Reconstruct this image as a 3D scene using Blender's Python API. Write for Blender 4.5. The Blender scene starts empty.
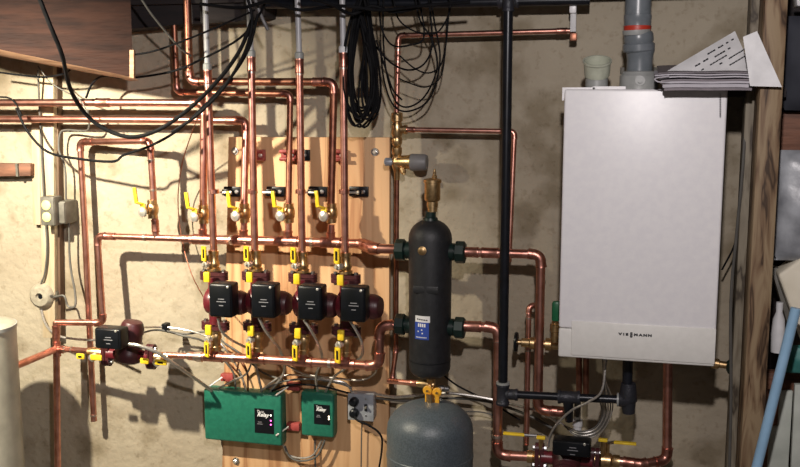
import bpy, bmesh, math, random
from mathutils import Vector, Matrix, Quaternion
random.seed(7)
S = bpy.context.scene
COL = S.collection
V = Vector
PI = math.pi

# ------------------------------------------------------------------ camera
D, CZ = 2.93, 1.55
F, YAW, PIT = 960.0, math.radians(14.1), math.radians(8.25)
fw = V((-math.sin(YAW)*math.cos(PIT), math.cos(YAW)*math.cos(PIT), -math.sin(PIT)))
rt = V((math.cos(YAW), math.sin(YAW), 0)); up = rt.cross(fw)
cd = bpy.data.cameras.new('camera'); cam = bpy.data.objects.new('camera', cd); COL.objects.link(cam)
cam.matrix_world = Matrix(((rt.x, up.x, -fw.x, 0), (rt.y, up.y, -fw.y, -D), (rt.z, up.z, -fw.z, CZ), (0, 0, 0, 1)))
cd.sensor_width = 36; cd.lens = 36*F/800; cd.clip_start = .02
S.camera = cam
# ------------------------------------------------------------------ light
w = bpy.data.worlds.new('world'); S.world = w; w.use_nodes = True
w.node_tree.nodes['Background'].inputs[0].default_value = (.9, .82, .8, 1)
w.node_tree.nodes['Background'].inputs[1].default_value = .035
def point(name, loc, watts, color, radius):
    l = bpy.data.lights.new(name, 'POINT'); l.energy = watts; l.color = color; l.shadow_soft_size = radius
    o = bpy.data.objects.new(name, l); COL.objects.link(o); o.location = loc; return o
l = bpy.data.lights.new('clamp_lamp', 'SPOT'); l.energy = 250; l.color = (1, .90, .70); l.shadow_soft_size = .022; l.spot_size = math.radians(93); l.spot_blend = .9
o = bpy.data.objects.new('clamp_lamp', l); COL.objects.link(o); o.location = (-1.92, -1.22, 1.88)
o.rotation_euler = (V((-1.74, 0, .84))-V(o.location)).to_track_quat('-Z', 'Y').to_euler()
point('ceiling_bulb', (0, -2.5, 2.10), 100, (1, .93, .92), .035)
S.view_settings.view_transform = 'Standard'; S.view_settings.look = 'None'
S.view_settings.exposure = 0.3; S.view_settings.gamma = 1; S.view_settings.use_curve_mapping = False

# ------------------------------------------------------------------ helpers
def at(px, py, d):
    v = fw*F + rt*(px-400) - up*(py-233.5)
    return V((0, -D, CZ)) + v*((D-d)/v.y)
def P(p): return p.copy() if isinstance(p, Vector) else at(*p)
ORG = {}
def tag(o, label=None, cat=None, group=None, kind=None):
    if label: o['label'] = label
    if cat: o['category'] = cat
    if group: o['group'] = group
    if kind: o['kind'] = kind
    return o
def thing(name, label, cat, loc, group=None):
    o = bpy.data.objects.new(name, None); o.empty_display_size = .03; COL.objects.link(o); o.location = loc
    ORG[o.name] = V(loc)
    return tag(o, label, cat, group)
def basis(d):
    d = d.normalized(); a = V((0, 0, 1)) if abs(d.z) < .9 else V((0, 1, 0))
    x = a.cross(d).normalized(); return x, d.cross(x), d
class MB:
    def __init__(s): s.v = []; s.f = []
    def add(s, vs, fs):
        n = len(s.v); s.v += [V(p) for p in vs]; s.f += [tuple(i+n for i in f) for f in fs]
        return s
    def box(s, c, size, R=None):
        c = V(c); h = V(size)/2; vs = []
        for x in (-1, 1):
            for y in (-1, 1):
                for z in (-1, 1):
                    p = V((x*h.x, y*h.y, z*h.z)); vs.append(c + (R @ p if R else p))
        return s.add(vs, [(0,1,3,2),(4,6,7,5),(0,4,5,1),(2,3,7,6),(0,2,6,4),(1,5,7,3)])
    def sweep(s, pts, r, n=12, caps=True, flat=1):
        m = len(pts); rr = r if isinstance(r, (list, tuple)) else [r]*m
        T = [((pts[min(i+1, m-1)]-pts[max(i-1, 0)]).normalized()) for i in range(m)]
        x, y, _ = basis(T[0]); vs = []
        for i in range(m):
            if i:
                q = T[i-1].rotation_difference(T[i]); x = q @ x; y = q @ y
            for k in range(n):
                a = 2*PI*k/n; vs.append(pts[i] + (x*math.cos(a) + y*math.sin(a)*flat)*rr[i])
        fs = [(i*n+k, i*n+(k+1) % n, (i+1)*n+(k+1) % n, (i+1)*n+k) for i in range(m-1) for k in range(n)]
        if caps: fs += [tuple(range(n))[::-1], tuple((m-1)*n+k for k in range(n))]
        return s.add(vs, fs)
    def lathe(s, o, d, prof, n=20, caps=True):
        x, y, z = basis(V(d)); o = V(o); vs = []
        for t, r in prof:
            for k in range(n):
                a = 2*PI*k/n; vs.append(o + z*t + (x*math.cos(a)+y*math.sin(a))*max(r, 1e-4))
        m = len(prof)
        fs = [(i*n+k, i*n+(k+1) % n, (i+1)*n+(k+1) % n, (i+1)*n+k) for i in range(m-1) for k in range(n)]
        if caps: fs += [tuple(range(n))[::-1], tuple((m-1)*n+k for k in range(n))]
        return s.add(vs, fs)
    def prism(s, poly, off):
        n = len(poly); off = V(off); vs = [V(p) for p in poly] + [V(p)+off for p in poly]
        return s.add(vs, [tuple(range(n))[::-1], tuple(range(n, 2*n))] + [(i, (i+1) % n, n+(i+1) % n, n+i) for i in range(n)])
    def build(s, name, mat, parent=None, bevel=0, smooth=True, seg=2):
        if parent is not None: o0 = ORG[parent.name]
        else:
            lo = V([min(p[i] for p in s.v) for i in range(3)]); hi = V([max(p[i] for p in s.v) for i in range(3)])
            o0 = V(((lo.x+hi.x)/2, (lo.y+hi.y)/2, lo.z))
        me = bpy.data.meshes.new(name)
        me.from_pydata([p-o0 for p in s.v], [], s.f)
        bm = bmesh.new(); bm.from_mesh(me)
        bmesh.ops.recalc_face_normals(bm, faces=bm.faces)
        if bevel:
            ed = [e for e in bm.edges if len(e.link_faces) == 2 and e.calc_face_angle(0) > .5]
            bmesh.ops.bevel(bm, geom=ed, offset=bevel, segments=seg, profile=.5, affect='EDGES', clamp_overlap=True)
        if smooth:
            for f in bm.faces: f.smooth = True
            for e in bm.edges:
                if len(e.link_faces) != 2 or e.calc_face_angle(0) > .6: e.smooth = False
        bm.to_mesh(me); bm.free(); me.materials.append(mat)
        o = bpy.data.objects.new(name, me); COL.objects.link(o)
        if parent is not None: o.parent = parent; ORG[o.name] = o0   # vertices already relative to parent's origin
        else: o.location = o0; ORG[o.name] = o0
        return o
def fillet(pts, rad, k=6):
    out = [pts[0]]; arcs = []
    for i in range(1, len(pts)-1):
        a, b, c = pts[i-1], pts[i], pts[i+1]
        u = (a-b).normalized(); v = (c-b).normalized(); ang = u.angle(v)
        if ang > PI-.12: out.append(b); continue
        t = min(rad/math.tan(ang/2), (a-b).length*.48, (c-b).length*.48); arc = []
        p0, p1 = b+u*t, b+v*t
        for j in range(k+1):
            s = j/k; arc.append(p0*(1-s)**2 + b*2*s*(1-s)*.97 + b*0 + p1*s*s + (p0+p1)*.5*(2*s*(1-s)*.03))
        out += arc; arcs.append(arc)
    out.append(pts[-1]); return out, arcs
def smoothpath(pts, k=6):
    q = [pts[0]*2-pts[1]] + pts + [pts[-1]*2-pts[-2]]; out = []
    for i in range(1, len(q)-2):
        a, b, c, d = q[i-1:i+3]
        for j in range(k):
            t = j/k
            out.append(.5*((2*b)+(c-a)*t+(2*a-5*b+4*c-d)*t*t+(3*b-a-3*c+d)*t**3))
    out.append(pts[-1]); return out

# ------------------------------------------------------------------ materials
def mat(name, col, rough=.5, metal=0, col2=None, scale=20, bump=0, bscale=None, emit=None, stretch=None, spec=.5, detail=4, lo=.35, hi=.65, trans=0, alpha=1):
    m = bpy.data.materials.new(name); m.use_nodes = True; N = m.node_tree.nodes; L = m.node_tree.links
    b = N['Principled BSDF']; b.inputs['Base Color'].default_value = (*col, 1); b.inputs['Roughness'].default_value = rough
    b.inputs['Metallic'].default_value = metal; b.inputs['Specular IOR Level'].default_value = spec
    if trans: b.inputs['Transmission Weight'].default_value = trans
    tc = N.new('ShaderNodeTexCoord'); mp = N.new('ShaderNodeMapping'); L.new(tc.outputs['Object'], mp.inputs[0])
    if stretch: mp.inputs['Scale'].default_value = stretch
    nz = N.new('ShaderNodeTexNoise'); nz.inputs['Scale'].default_value = scale; nz.inputs['Detail'].default_value = detail
    L.new(mp.outputs[0], nz.inputs['Vector'])
    if col2 is None: col2 = tuple(c*.8 for c in col)
    r = N.new('ShaderNodeValToRGB'); r.color_ramp.elements[0].color = (*col2, 1); r.color_ramp.elements[1].color = (*col, 1)
    r.color_ramp.elements[0].position = lo; r.color_ramp.elements[1].position = hi
    L.new(nz.outputs['Fac'], r.inputs[0]); L.new(r.outputs[0], b.inputs['Base Color'])
    if bump:
        n2 = N.new('ShaderNodeTexNoise'); n2.inputs['Scale'].default_value = bscale or scale*3; n2.inputs['Detail'].default_value = 6
        L.new(mp.outputs[0], n2.inputs['Vector'])
        bp = N.new('ShaderNodeBump'); bp.inputs['Strength'].default_value = bump; bp.inputs['Distance'].default_value = .01
        L.new(n2.outputs['Fac'], bp.inputs['Height']); L.new(bp.outputs[0], b.inputs['Normal'])
    if emit: b.inputs['Emission Color'].default_value = (*emit[0], 1); b.inputs['Emission Strength'].default_value = emit[1]
    return m
M = {}
M['copper'] = mat('copper', (.80, .41, .33), .34, 1, (.58, .26, .20), 30)
M['fitting'] = mat('copper_fitting', (.68, .33, .26), .36, 1, (.42, .17, .13), 60)
M['solder'] = mat('solder', (.80, .70, .62), .35, 1, (.6, .45, .38), 120)
M['oldcopper'] = mat('dark_copper', (.42, .19, .12), .45, 1, (.24, .10, .07), 30)
M['brass'] = mat('brass', (.74, .52, .27), .36, 1, (.50, .33, .16), 80)
M['chrome'] = mat('chrome', (.85, .83, .76), .3, .7, (.7, .68, .6), 80)
M['steel'] = mat('steel', (.55, .55, .55), .35, 1, (.4, .4, .4), 80)
M['yellow'] = mat('yellow_vinyl', (.85, .60, .03), .4, 0, (.72, .48, .02), 60)
M['orange'] = mat('orange_yellow_vinyl', (.78, .40, .03), .42, 0, (.62, .30, .02), 60)
M['red'] = mat('dark_red_paint', (.15, .014, .022), .35, 0, (.09, .009, .014), 40, spec=.6)
M['maroon'] = mat('maroon_cast_iron', (.07, .015, .019), .42, 0, (.045, .010, .012), 50)
M['black'] = mat('black_plastic', (.006, .007, .010), .34, 0, (.004, .005, .006), 30, spec=.3)
M['rubber'] = mat('black_cable', (.008, .008, .009), .65, 0, (.003, .003, .004), 30, spec=.12)
M['iron'] = mat('black_iron', (.010, .012, .018), .32, .2, (.006, .007, .010), 40)
M['ironfit'] = mat('grey_black_iron', (.028, .031, .038), .45, .3, (.03, .03, .04), 60, bump=.2, bscale=200)
M['foam'] = mat('black_insulation', (.010, .011, .013), .5, 0, (.016, .017, .02), 60, bump=.15, bscale=300)
M['greencap'] = mat('dark_green_paint', (.005, .020, .016), .4, 0, (.003, .012, .010), 50)
M['green'] = mat('green_plastic', (.014, .145, .092), .42, 0, (.010, .115, .075), 90, bump=.12, bscale=500)
M['greenv'] = mat('green_handle', (.01, .13, .05), .4)
M['tank'] = mat('grey_tank_paint', (.095, .118, .135), .38, 0, (.07, .088, .10), 220, bump=.12, bscale=350, lo=.45, hi=.55)
M['white'] = mat('white_enamel', (.84, .83, .84), .36, 0, (.80, .79, .81), 60)
M['whitep'] = mat('white_panel', (.78, .77, .73), .42, 0, (.74, .73, .69), 60)
M['pex'] = mat('milky_pex', (.40, .40, .42), .35, 0, (.45, .45, .46), 30)
M['pvc'] = mat('grey_pvc', (.17, .19, .21), .3, 0, (.13, .15, .165), 30)
M['pvcl'] = mat('pale_grey_pvc', (.33, .34, .33), .4, 0, (.28, .29, .28), 40)
M['capg'] = mat('pale_green_plastic', (.50, .52, .42), .4, 0, (.42, .44, .35), 40)
M['redband'] = mat('red_gasket', (.5, .04, .02), .45)
M['box'] = mat('grey_box', (.34, .36, .40), .4, .2, (.27, .29, .32), 50)
M['boxg'] = mat('mid_grey_plastic', (.17, .165, .17), .5)
M['boxd'] = mat('dark_grey_box', (.15, .14, .12), .5, .1, (.10, .095, .08), 50)
M['lens'] = mat('pale_yellow_receptacle', (.80, .80, .30), .45)
M['porc'] = mat('cream_porcelain', (.36, .33, .26), .4, 0, (.26, .23, .18), 60)
M['flex'] = mat('flex_conduit', (.62, .59, .55), .33, .75, (.42, .40, .37), 200)
M['greycable'] = mat('grey_cable', (.10, .095, .085), .5)
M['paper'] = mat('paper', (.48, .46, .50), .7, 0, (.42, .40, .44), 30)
M['paperd'] = mat('dark_brochure', (.20, .17, .19), .6, 0, (.15, .13, .145), 40)  # darker tone for some leaves of the stack
M['ink'] = mat('ink', (.03, .03, .035), .7)
M['inkg'] = mat('grey_ink', (.22, .22, .24), .7)
M['wlabel'] = mat('white_label', (.75, .75, .76), .5)
M['blabel'] = mat('blue_label', (.03, .07, .35), .45)
M['ledw'] = mat('white_led', (.9, .9, .8), .4, emit=((.9, 1, .8), 4))
M['ledm'] = mat('magenta_led', (.9, .1, .6), .4, emit=((1, .12, .6), 4))
M['ledo'] = mat('amber_led', (.9, .8, .6), .4, emit=((1, .75, .5), 5))
M['darkwood'] = mat('dark_brown_timber', (.030, .011, .007), .7, 0, (.012, .004, .003), 6, stretch=(1, 3, 8), bump=.3, bscale=20, spec=.15)
M['blacktimber'] = mat('blackened_timber', (.022, .015, .015), .8, 0, (.012, .009, .01), 6, stretch=(1, 8, 8), bump=.3)
M['litwood'] = mat('lit_timber_edge', (.60, .36, .22), .7, 0, (.25, .12, .06), 8, stretch=(1, 6, 6))  # light caught by the beam's lower edge, put into the colour
M['paintwood'] = mat('painted_timber', (.50, .42, .30), .6, 0, (.42, .33, .21), 5, stretch=(8, 8, 1), bump=.2)
M['redwood'] = mat('reddish_timber', (.22, .095, .055), .7, 0, (.10, .045, .028), 8, stretch=(1, 6, 6), bump=.2)
M['brown'] = mat('shaded_post_side', (.14, .085, .05), .7, 0, (.09, .05, .03), 8, stretch=(6, 6, 1))  # dark colour for the shaded side of the painted post
M['clampred'] = mat('crimson_clamp', (.36, .07, .065), .4, 0, (.24, .04, .035), 60)
M['bag'] = mat('grey_plastic_bag', (.42, .44, .47), .35, 0, (.22, .23, .25), 14, bump=.5, bscale=12)
M['cream'] = mat('cream_plastic', (.80, .74, .60), .6, 0, (.72, .66, .52), 20)
M['blue'] = mat('blue_plastic_tube', (.30, .50, .70), .4, 0, (.26, .44, .62), 20)
M['pale'] = mat('pale_green_board', (.55, .58, .52), .6, 0, (.42, .45, .40), 14)
M['teal'] = mat('teal_plastic', (.05, .22, .20), .5)
M['navy'] = mat('navy_fabric', (.03, .033, .045), .8)
M['floor'] = mat('concrete_floor', (.20, .18, .16), .85, 0, (.13, .12, .10), 4, bump=.3)
def wall_mat():
    m = bpy.data.materials.new('plastered_concrete'); m.use_nodes = True; N = m.node_tree.nodes; L = m.node_tree.links
    b = N['Principled BSDF']; b.inputs['Roughness'].default_value = .88; b.inputs['Specular IOR Level'].default_value = .2
    tc = N.new('ShaderNodeTexCoord')
    def noise(s, det, lo, hi, c0, c1):
        n = N.new('ShaderNodeTexNoise'); n.inputs['Scale'].default_value = s; n.inputs['Detail'].default_value = det; L.new(tc.outputs['Object'], n.inputs['Vector'])
        r = N.new('ShaderNodeValToRGB'); r.color_ramp.elements[0].position = lo; r.color_ramp.elements[1].position = hi
        r.color_ramp.elements[0].color = (*c0, 1); r.color_ramp.elements[1].color = (*c1, 1); L.new(n.outputs['Fac'], r.inputs[0]); return n, r
    _, r1 = noise(1.6, 6, .35, .65, (.315, .265, .195), (.42, .37, .285))
    _, r2 = noise(6, 9, .34, .47, (.66, .63, .57), (1, 1, 1))
    n3, r3 = noise(55, 4, .30, .42, (.84, .82, .79), (1, 1, 1))
    def mul(a, bb):
        x = N.new('ShaderNodeMix'); x.data_type = 'RGBA'; x.blend_type = 'MULTIPLY'; x.inputs[0].default_value = 1
        L.new(a, x.inputs[6]); L.new(bb, x.inputs[7]); return x.outputs[2]
    c = mul(mul(r1.outputs[0], r2.outputs[0]), r3.outputs[0]); L.new(c, b.inputs['Base Color'])
    n4 = N.new('ShaderNodeTexNoise'); n4.inputs['Scale'].default_value = 26; n4.inputs['Detail'].default_value = 9; L.new(tc.outputs['Object'], n4.inputs['Vector'])
    bp = N.new('ShaderNodeBump'); bp.inputs['Strength'].default_value = .55; bp.inputs['Distance'].default_value = .012
    L.new(n4.outputs['Fac'], bp.inputs['Height']); L.new(bp.outputs[0], b.inputs['Normal']); return m
M['wall'] = wall_mat()
def ply_mat(name, c0, c1, c2, sx=7, sz=.5):
    m = bpy.data.materials.new(name); m.use_nodes = True; N = m.node_tree.nodes; L = m.node_tree.links
    b = N['Principled BSDF']; b.inputs['Roughness'].default_value = .6; b.inputs['Specular IOR Level'].default_value = .3
    tc = N.new('ShaderNodeTexCoord'); mp = N.new('ShaderNodeMapping'); mp.inputs['Scale'].default_value = (sx, sx, sz)
    L.new(tc.outputs['Object'], mp.inputs[0])
    n = N.new('ShaderNodeTexNoise'); n.inputs['Scale'].default_value = 2.2; n.inputs['Detail'].default_value = 3; n.inputs['Distortion'].default_value = .8
    L.new(mp.outputs[0], n.inputs['Vector'])
    wv = N.new('ShaderNodeMath'); wv.operation = 'MULTIPLY'; wv.inputs[1].default_value = 5; L.new(n.outputs['Fac'], wv.inputs[0])
    fr = N.new('ShaderNodeMath'); fr.operation = 'PINGPONG'; fr.inputs[1].default_value = 1; L.new(wv.outputs[0], fr.inputs[0])
    r = N.new('ShaderNodeValToRGB'); e = r.color_ramp.elements; e[0].color = (*c0, 1); e[1].color = (*c2, 1); e[0].position = .05; e[1].position = .85
    q = e.new(.3); q.color = (*c1, 1); L.new(fr.outputs[0], r.inputs[0])
    L.new(r.outputs[0], b.inputs['Base Color']); return m
M['ply'] = ply_mat('plywood', (.40, .20, .095), (.56, .32, .16), (.66, .41, .22))
M['stud'] = ply_mat('weathered_post', (.05, .028, .015), (.17, .105, .058), (.27, .195, .115), 15, 2.2)
M['studside'] = ply_mat('weathered_dark_board', (.05, .038, .026), (.14, .115, .08), (.22, .19, .14), 12, 2.5)

# ------------------------------------------------------------------ setting
def struct(mb, name, m, **k): return tag(mb.build(name, m, **k), kind='structure')
WX0, WX1 = -3.3, 2.2
struct(MB().box(((WX0+WX1)/2, .1, 1.25), (WX1-WX0, .2, 2.5)), 'wall_back', M['wall'], smooth=False)
struct(MB().box(((WX0+WX1)/2, -2, -.05), (WX1-WX0, 4.4, .1)), 'floor', M['floor'], smooth=False)
struct(MB().box(((WX0+WX1)/2, -2, 2.55), (WX1-WX0, 4.4, .1)), 'ceiling', M['darkwood'], smooth=False)
struct(MB().box((WX0-.1, -2, 1.25), (.2, 4.2, 2.5)), 'wall_left', M['wall'], smooth=False)
# sill timber along the top of the wall
a = at(-60, 1, .05)
struct(MB().box(((a.x+1.2)/2, -.06, 2.02), (1.2-a.x, .118, .38)), 'trim_1', M['blacktimber'], smooth=False)

# ------------------------------------------------------------------ generic parts
def pipe(label, pts, r, m='copper', name='copper_pipe', cat='pipe', group=None, couplings=(), rings=(), elbows=True, fit='fitting', bend=1.9, n=14, open_end=False):
    """pts: list of points; couplings: points with sleeve; rings: thin bands"""
    W = [P(p) for p in pts]
    t = thing(name, label, cat, W[0], group)
    path, arcs = fillet(W, r*bend)
    MB().sweep(path, r, n).build('pipe', M[m], t)
    if elbows:
        for arc in arcs:
            u = (arc[0]-arc[1]).normalized()*r*.9; v = (arc[-1]-arc[-2]).normalized()*r*.9
            pp = [arc[0]+u, arc[0]+u*.6] + arc + [arc[-1]+v*.6, arc[-1]+v]
            rr = [r*1.26, r*1.19] + [r*1.17]*len(arc) + [r*1.19, r*1.26]
            MB().sweep(pp, rr, n).build('elbow', M[fit], t)
    def nearest(q):
        best = None
        for i in range(len(path)-1):
            a, b = path[i], path[i+1]; ab = b-a
            if ab.length < 1e-5: continue
            s = max(0, min(1, (q-a).dot(ab)/ab.length_squared)); c = a+ab*s
            if best is None or (c-q).length < best[0]: best = ((c-q).length, c, ab.normalized())
        return best[1], best[2]
    for q in couplings:
        c, d = nearest(P(q)); L = r*1.9
        MB().lathe(c-d*L, d, [(0, r*1.02), (0, r*1.2), (.15*L, r*1.24), (.3*L, r*1.17), (1.7*L, r*1.17), (1.85*L, r*1.24), (2*L, r*1.2), (2*L, r*1.02)], n).build('coupling', M[fit], t)
    for q in rings:
        c, d = nearest(P(q)); L = r*.35
        MB().lathe(c-d*L, d, [(0, r*1.02), (0, r*1.14), (2*L, r*1.14), (2*L, r*1.02)], n).build('solder_ring', M['solder'], t)
    return t
def tee(t, c, run, br, r, fitm='fitting', rb=None):
    """a soldered tee sleeve at world c along run with a branch stub"""
    rb = rb or r; mb = MB(); run = run.normalized(); br = br.normalized()
    mb.lathe(c-run*r*2.2, run, [(0, r*1.02), (0, r*1.24), (.4*r, r*1.18), (4*r, r*1.18), (4.4*r, r*1.24), (4.4*r, r*1.02)], 14)
    mb.lathe(c, br, [(0, rb*1.18), (r*1.9, rb*1.18), (r*2.1, rb*1.26), (r*2.3, rb*1.26), (r*2.3, rb)], 14)
    return mb.build('tee', M[fitm], t)
def cable(name, label, pts, r, m='rubber', cat='cable', group=None, k=6, n=8, parent=None):
    W = smoothpath([P(p) for p in pts], k)
    o = MB().sweep(W, r, n).build(name, M[m], parent)
    if parent is None: tag(o, label, cat, group)
    return o
def conduit(label, pts, r=.0055, cat='conduit', group=None):
    W = smoothpath([P(p) for p in pts], 14); m = len(W)
    rr = [r*(1.0 if i % 2 else .86) for i in range(m)]
    o = MB().sweep(W, rr, 9).build('flexible_conduit', M['flex']); return tag(o, label, cat, group)
def text(s, name, c, xd, ud, h, m, parent, italic=0, bold=0, ext=.0006, xs=1):
    cu = bpy.data.curves.new(name, 'FONT'); cu.body = s; cu.size = h; cu.align_x = 'CENTER'; cu.align_y = 'CENTER'; cu.extrude = ext; cu.shear = italic; cu.offset = bold
    cu.resolution_u = 3
    tmp = bpy.data.objects.new('tmp', cu); COL.objects.link(tmp)
    me = bpy.data.meshes.new_from_object(tmp.evaluated_get(bpy.context.evaluated_depsgraph_get()))
    bpy.data.objects.remove(tmp)
    xd = xd.normalized(); ud = ud.normalized(); zd = xd.cross(ud)
    o0 = ORG[parent.name]
    for v in me.vertices: v.co = c + xd*v.co.x*xs + ud*v.co.y + zd*v.co.z - o0
    me.materials.clear(); me.materials.append(M[m]); me.name = name
    o = bpy.data.objects.new(name, me); COL.objects.link(o); o.parent = parent; ORG[o.name] = o0; return o
UP = V((0, 0, 1)); RIGHT = V((1, 0, 0)); FRONT = V((0, -1, 0))

# ------------------------------------------------------------------ plywood backer board
def quad_prism(px, d0, d1):
    """board whose corners are image points on plane d1, thickness to d0"""
    return MB().prism([at(x, y, d1) for x, y in px], (0, d1-d0, 0))
b = quad_prism([(228.5, 137), (389.5, 137.5), (388.5, 480), (222, 480)], .001, .022).build('plywood_board', M['ply'], bevel=.001)
tag(b, 'large pale orange plywood board fixed to the wall behind the zone pumps', 'board')
def bolt(px, py, d, label):
    c = at(px, py, d); t = thing('lag_bolt', label, 'bolt', c, 'zinc bolts holding the plywood')
    MB().lathe(c, FRONT, [(-.002, .013), (0, .013), (.002, .012)], 16).build('washer', M['steel'], t)
    MB().lathe(c+FRONT*.002, FRONT, [(0, .0065), (.006, .0065), (.007, .005)], 6).build('bolt_head', M['chrome'], t)
bolt(235, 151, .023, 'zinc bolt at the upper left corner of the plywood board')
bolt(375, 152, .023, 'zinc bolt at the upper right corner of the plywood board')
bolt(236, 461, .023, 'zinc bolt near the bottom left edge of the plywood, below the big green box')
# copper pipe clamps on the board
for i, (px, py, s, lab) in enumerate([(258, 155, 1, 'red coated pipe clamp plate just right of the second riser'),
                                      (289, 155, 0, 'red coated pipe clamp on the third return pipe, upper row'),
                                      (339, 155, 1, 'red coated pipe clamp around the fourth riser, upper row')]):
    t = thing('pipe_clamp', lab, 'clamp', at(px, py, .03), 'red pipe clamps in the upper row')
    c = at(px, py, .03)
    MB().box(c+V((.0, 0, 0)), (.05, .014, .036)).build('clamp_plate', M['clampred'], t, bevel=.002)
    for dz in (.012, -.012):
        MB().sweep([c+V((-.024, -.02, dz)), c+V((.026, -.02, dz))], .006, 8).build('clamp_arm', M['clampred'], t)
    MB().lathe(c+V((.012, -.006, 0)), FRONT, [(0, .007), (.006, .007), (.008, .004)], 8).build('screw', M['chrome'], t)
for i, (px, lab) in enumerate([(233, 'black clamp plate left of the second riser, middle row'), (276, 'black clamp plate between the second and third risers, middle row'),
                               (318, 'black clamp plate between the third and fourth risers, middle row'), (359, 'black clamp plate right of the fourth riser, middle row')]):
    c = at(px, 191.5, .028); t = thing('clamp_bracket', lab, 'bracket', c, 'black brackets in the middle row')
    MB().box(c, (.062, .012, .032)).build('bracket_plate', M['black'], t, bevel=.002)
    MB().box(c+V((-.012, -.02, 0)), (.022, .034, .02)).build('bracket_arm', M['black'], t, bevel=.002)
    MB().lathe(c+V((.016, -.006, 0)), FRONT, [(0, .007), (.004, .007), (.006, .004)], 10).build('screw', M['steel'], t)
    rr_ = [214, 252.5, 300.5, 344][i]
    MB().lathe(c+V((-.030, -.036, 0)), V((1, 0, 0)), [(0, .004), (.034, .004), (.034, .006), (.04, .006)], 8).build('screw', M['chrome'], t)
    q = at(rr_, 191.5, .20); x, y, z = basis(UP)
    MB().lathe(q-UP*.006, UP, [(0, .0125), (0, .0155), (.012, .0155), (.012, .0125)], 16).build('clamp_ring', M['fitting'], t)
for px, lab in ((313, 'small black screw plate high on the plywood, right of the third riser'),):
    c = at(306, 155, .028); t = thing('clamp_bracket', lab, 'bracket', c, None)
    MB().box(c, (.026, .012, .034)).build('bracket_plate', M['black'], t, bevel=.002)
    MB().lathe(c+V((0, -.006, 0)), FRONT, [(0, .005), (.003, .005)], 8).build('screw', M['steel'], t)

# ------------------------------------------------------------------ horizontal feeds from the left and the top
rF = .0135
pipe('long upper copper pipe entering at the left edge and dropping as first return', [(-70, 102.8, .12), (102, 102.6, .12), (204, 103, .12), (203.3, 207, .12)], rF*.92, couplings=[(103, 102.6, .12)], rings=[(192, 103, .12)], name='copper_pipe')
pipe('lower long copper pipe entering at the left edge and dropping as second return', [(-70, 119.2, .09), (90, 119.2, .09), (246, 120.5, .09), (244, 207, .118)], rF*.88, couplings=[(233, 120.3, .09)])
pipe('dark copper pipe coming down behind the black wires and running to the third return', [(173, -6, .09), (175.5, 60, .09), (177, 92, .09), (290.3, 94, .09), (288.5, 207, .118)], .0098, m='oldcopper')
pipe('dark copper pipe elbowing right under the milky tubes and down as fourth return', [(187, -6, .13), (189, 60, .13), (190, 81.5, .13), (334, 82, .12), (331, 207, .12)], .0118, m='oldcopper', fit='fitting', couplings=[(320, 82, .12)])
# risers with plastic tubes
riser = [(207.5, 69, 213.8, 252, 203.6, -45, 'first'), (251.2, 56, 254.8, 253, 246.8, -45, 'second'), (299.3, 58, 302.2, 255, 296, -45, 'third'), (343.2, 52, 345.2, 257, 341.4, -45, 'fourth')]
for (x0, y0, x1, y1, xt, yt, o) in riser:
    pipe('%s tall vertical copper riser counting from the left, above the pumps' % o, [(x0, y0, .20), (x1, y1, .20)], .0112, couplings=[(x0, y0+8, .20)], rings=[(x0+1, y0+16, .2), (x1-1.6, 192, .2)], group='copper risers')
    q0, q1 = at(x0, y0, .20), at(xt, yt, .20)
    t = thing('plastic_tube', 'milky white plastic tube rising out of the %s copper riser' % o, 'tube', q0, 'milky tubes above the risers')
    MB().sweep([q0, q0.lerp(q1, .5), q1], .0088, 12).build('tube', M['pex'], t)
    MB().lathe(q0, q1-q0, [(-.006, .0125), (0, .0135), (.014, .0135), (.018, .010)], 14).build('clamp_ring', M['pvcl' if o != 'fourth' else 'wlabel'], t)

# ------------------------------------------------------------------ yellow ball valves on the returns
def return_valve(px, py, d, label, h=1.0, group='yellow lever valves on the return pipes'):
    c = at(px, py, d); t = thing('ball_valve', label, 'valve', c, group)
    MB().lathe(c-UP*.03, UP, [(0, .0115), (0, .0155), (.012, .0155), (.014, .017), (.02, .0185), (.03, .020), (.04, .0185), (.046, .017), (.048, .0155), (.06, .0155), (.06, .0115)], 16).build('valve_body', M['brass'], t)
    sd = V((-.22, -.97, -.10)).normalized(); e = c+sd*.044
    MB().lathe(c+sd*.012, sd, [(0, .011), (.016, .011), (.018, .008), (.036, .008)], 12).build('stem', M['brass'], t)
    MB().lathe(e+sd*.002, sd, [(0, .0165), (.003, .0175), (.007, .015), (.010, .008), (.012, .004)], 14).build('nut', M['chrome'], t)
    p = [e-UP*.012, e+UP*.024, e+sd*.014+UP*.032+V((-.012, 0, 0)), e+sd*.016+UP*.078*h+V((-.016, 0, 0))]
    mb = MB(); side = sd.cross(UP).normalized()
    for a, bb, wd in ((p[0], p[1], .0125), (p[1], p[2], .010), (p[2], p[3], .0082)):
        dr = (bb-a).normalized(); nn = dr.cross(side).normalized(); sd2 = nn.cross(dr).normalized(); R = Matrix((sd2, nn, dr)).transposed()
        mb.box((a+bb)/2, (wd*1.6, .006, (bb-a).length+.005), R)
    mb.build('handle', M['yellow'], t, bevel=.0015)
return_valve(152.5, 209, .125, 'yellow lever ball valve on the left copper loop, out on the bare wall')
return_valve(203.5, 214, .12, 'leftmost yellow lever valve of the four over the upper manifold')
return_valve(244.5, 213, .12, 'second yellow lever valve over the upper manifold, left edge of plywood')
return_valve(288.8, 213, .12, 'third yellow lever valve over the upper manifold, between second and third risers')
return_valve(331.5, 213, .12, 'fourth yellow lever valve over the upper manifold, just left of the fourth riser')

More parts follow.
